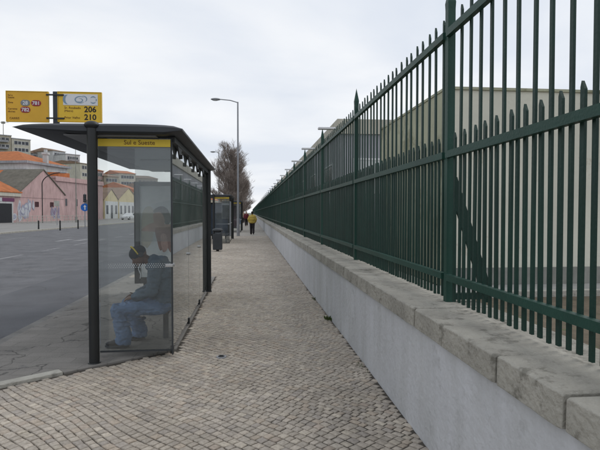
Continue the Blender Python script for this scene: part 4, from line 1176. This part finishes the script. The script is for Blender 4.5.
q = at(76.3, 80); fp = thing('slim_pole', (q.x,q.y,0), 'very tall thin dark pole right of the arched lamp', 'pole')
MB().tube((q.x,q.y,0),(q.x,q.y,hz(146,80)),.10,.04,8).build('shaft', M['plinth'], fp, smooth=True)
MB().tube((q.x,q.y,0),(q.x,q.y,.9),.2,.2,10).build('base', M['plinth'], fp, smooth=True)

q = at(85, 54); ts = thing('traffic_sign', (q.x,q.y,-.1), 'round blue sign with white arrow on a pole below a dark signal box', 'road sign')
fN = Vector((q.x, q.y, 0)); vdir = (-fN).normalized(); side = Vector((-vdir.y, vdir.x, 0))
MB().tube((q.x,q.y,-.12),(q.x,q.y,hz(193,54)),.05,.05,8).build('pole', M['lamp_metal'], ts, smooth=True)
zc = hz(207, 54); c0 = Vector((q.x,q.y,zc)) + vdir*.07
ds = MB(); ds.tube(c0, c0 + vdir*.02, .42, .42, 28); d_ = ds.build('disc', M['sign_blue'], ts, smooth=True)
ar = MB(); o_ = c0 + vdir*.026
ar.poly([o_ + side*a + UP*b for a, b in ((-.05,-.26),(.05,-.26),(.05,.05),(.15,.05),(0,.27),(-.15,.05),(-.05,.05))]); ar.build('arrow', M['white'], d_)
ar = MB(); o_ = Vector((q.x,q.y,hz(202,54))) + vdir*.1
ar.obox(o_, side, UP, vdir, -.16, .16, 0, .85, -.02, .2); sb = ar.build('signal_box', M['dark_metal'], ts, bevel=.03)
lz = MB()
for k in range(3): lz.tube(o_ + UP*(.16+.26*k) + vdir*.2, o_ + UP*(.16+.26*k) + vdir*.23, .1, .1, 12)
lz.build('lens', M['window'], sb)
q = at(57, 62); ts = thing('small_sign', (q.x,q.y,0), 'small pale rectangular sign on a thin pole in front of the purple graffiti', 'road sign')
MB().tube((q.x,q.y,0),(q.x,q.y,2.95),.04,.04,8).build('pole', M['lamp_metal'], ts)
MB().obox((q.x,q.y,0), side, UP, vdir, -.3, .3, hz(206,62), hz(200.5,62), .05, .08).build('sign_plate', M['rail_grey'], ts)

# ------------------------------------------------------------------ vehicles
def car(loc, rz, label, paint, L_=4.2, W=1.72, H=1.45, name='parked_car', cat='car', van=False):
    r = thing(name, (0,0,0), label, cat)
    if van: prof = [(-L_/2,.35),(L_/2,.35),(L_/2,.95),(L_/2-.35,1.15),(L_/2-.95,H-.08),(L_/2-1.2,H),(-L_/2+.1,H),(-L_/2,H-.2)]
    else: prof = [(-L_/2,.32),(L_/2,.30),(L_/2+.02,.62),(L_/2-.15,.80),(L_/2-1.05,.92),(L_/2-1.75,H-.06),(L_/2-2.1,H),(-L_/2+.7,H-.02),(-L_/2+.15,1.0),(-L_/2,.92)]
    b = MB()
    nprof = len(prof); vs = []
    for sx, sc in ((-W/2,1), (W/2,1)):
        for (yy_, zz) in prof:
            k = 1 if zz < 1.0 else .82
            vs.append((sx*k, yy_, zz))
    fs = [(i, (i+1) % nprof, nprof+(i+1) % nprof, nprof+i) for i in range(nprof)] + [tuple(range(nprof-1,-1,-1)), tuple(range(nprof, 2*nprof))]
    b.add(vs, fs); b.build('body', paint, r, bevel=.05, seg=3)
    g = MB()
    for s_ in (-1, 1):
        k = W/2*.93
        g.add([(s_*k*1.0, -L_/2+.45, .96), (s_*k*1.0, L_/2-1.25, .96), (s_*k*.885, L_/2-1.85, H-.12), (s_*k*.885, -L_/2+.75, H-.12)], [(0,1,2,3)])
    g.build('side_window', M['window'], r)
    g = MB()
    if van: g.box(-W*.38, W*.38, L_/2-1.0, L_/2-.5, 1.2, H-.25)
    else: g.add([(-W*.42,L_/2-1.10,.95),(W*.42,L_/2-1.10,.95),(W*.36,L_/2-1.72,H-.10),(-W*.36,L_/2-1.72,H-.10)], [(0,1,2,3)])
    g.build('windscreen', M['window'], r)
    MB().add([(-W*.38,-L_/2+.16-.03,.99),(W*.38,-L_/2+.16-.03,.99),(W*.34,-L_/2+.60-.03,H-.12),(-W*.34,-L_/2+.60-.03,H-.12)], [(0,1,2,3)]).build('rear_window', M['window'], r)
    for sx in (-1, 1):
        for yy_ in (-L_/2+.8, L_/2-.8):
            w_ = MB().tube((sx*(W/2-.2),yy_,.31),(sx*(W/2+.01),yy_,.31),.31,.31,20).build('wheel', M['tyre'], r, smooth=True)
            MB().tube((sx*(W/2),yy_,.31),(sx*(W/2+.02),yy_,.31),.19,.17,16).build('rim', M['lamp_metal'], w_, smooth=True)
        MB().box(sx*.62-.16, sx*.62+.16, L_/2-.06, L_/2+.03, .62, .76).build('headlight', M['lamp_glass'], r)
        MB().box(sx*.66-.1, sx*.66+.1, -L_/2-.02, -L_/2+.03, .70, .90).build('tail_light', M['red_light'], r)
    MB().box(-.26,.26,L_/2+.01,L_/2+.03,.42,.53).box(-.26,.26,-L_/2-.02,-L_/2,.55,.66).build('number_plate', M['white'], r)
    r.location = loc; r.rotation_euler = (0,0,rz)
    return r
q = at(129, 108); car((q.x,q.y,0), R(-15+180), 'white car parked before the yellow gabled houses, seen through the shelter glass', M['car_white'])
car((-4.9, 118, -.12), 0, 'white van standing by the kerb far down the street beyond the shelters', M['car_white'], 5.2, 1.95, 2.3, 'parked_van', 'van', True)
bpy.data.scenes.remove(TMP)
print('objects', len(bpy.data.objects))
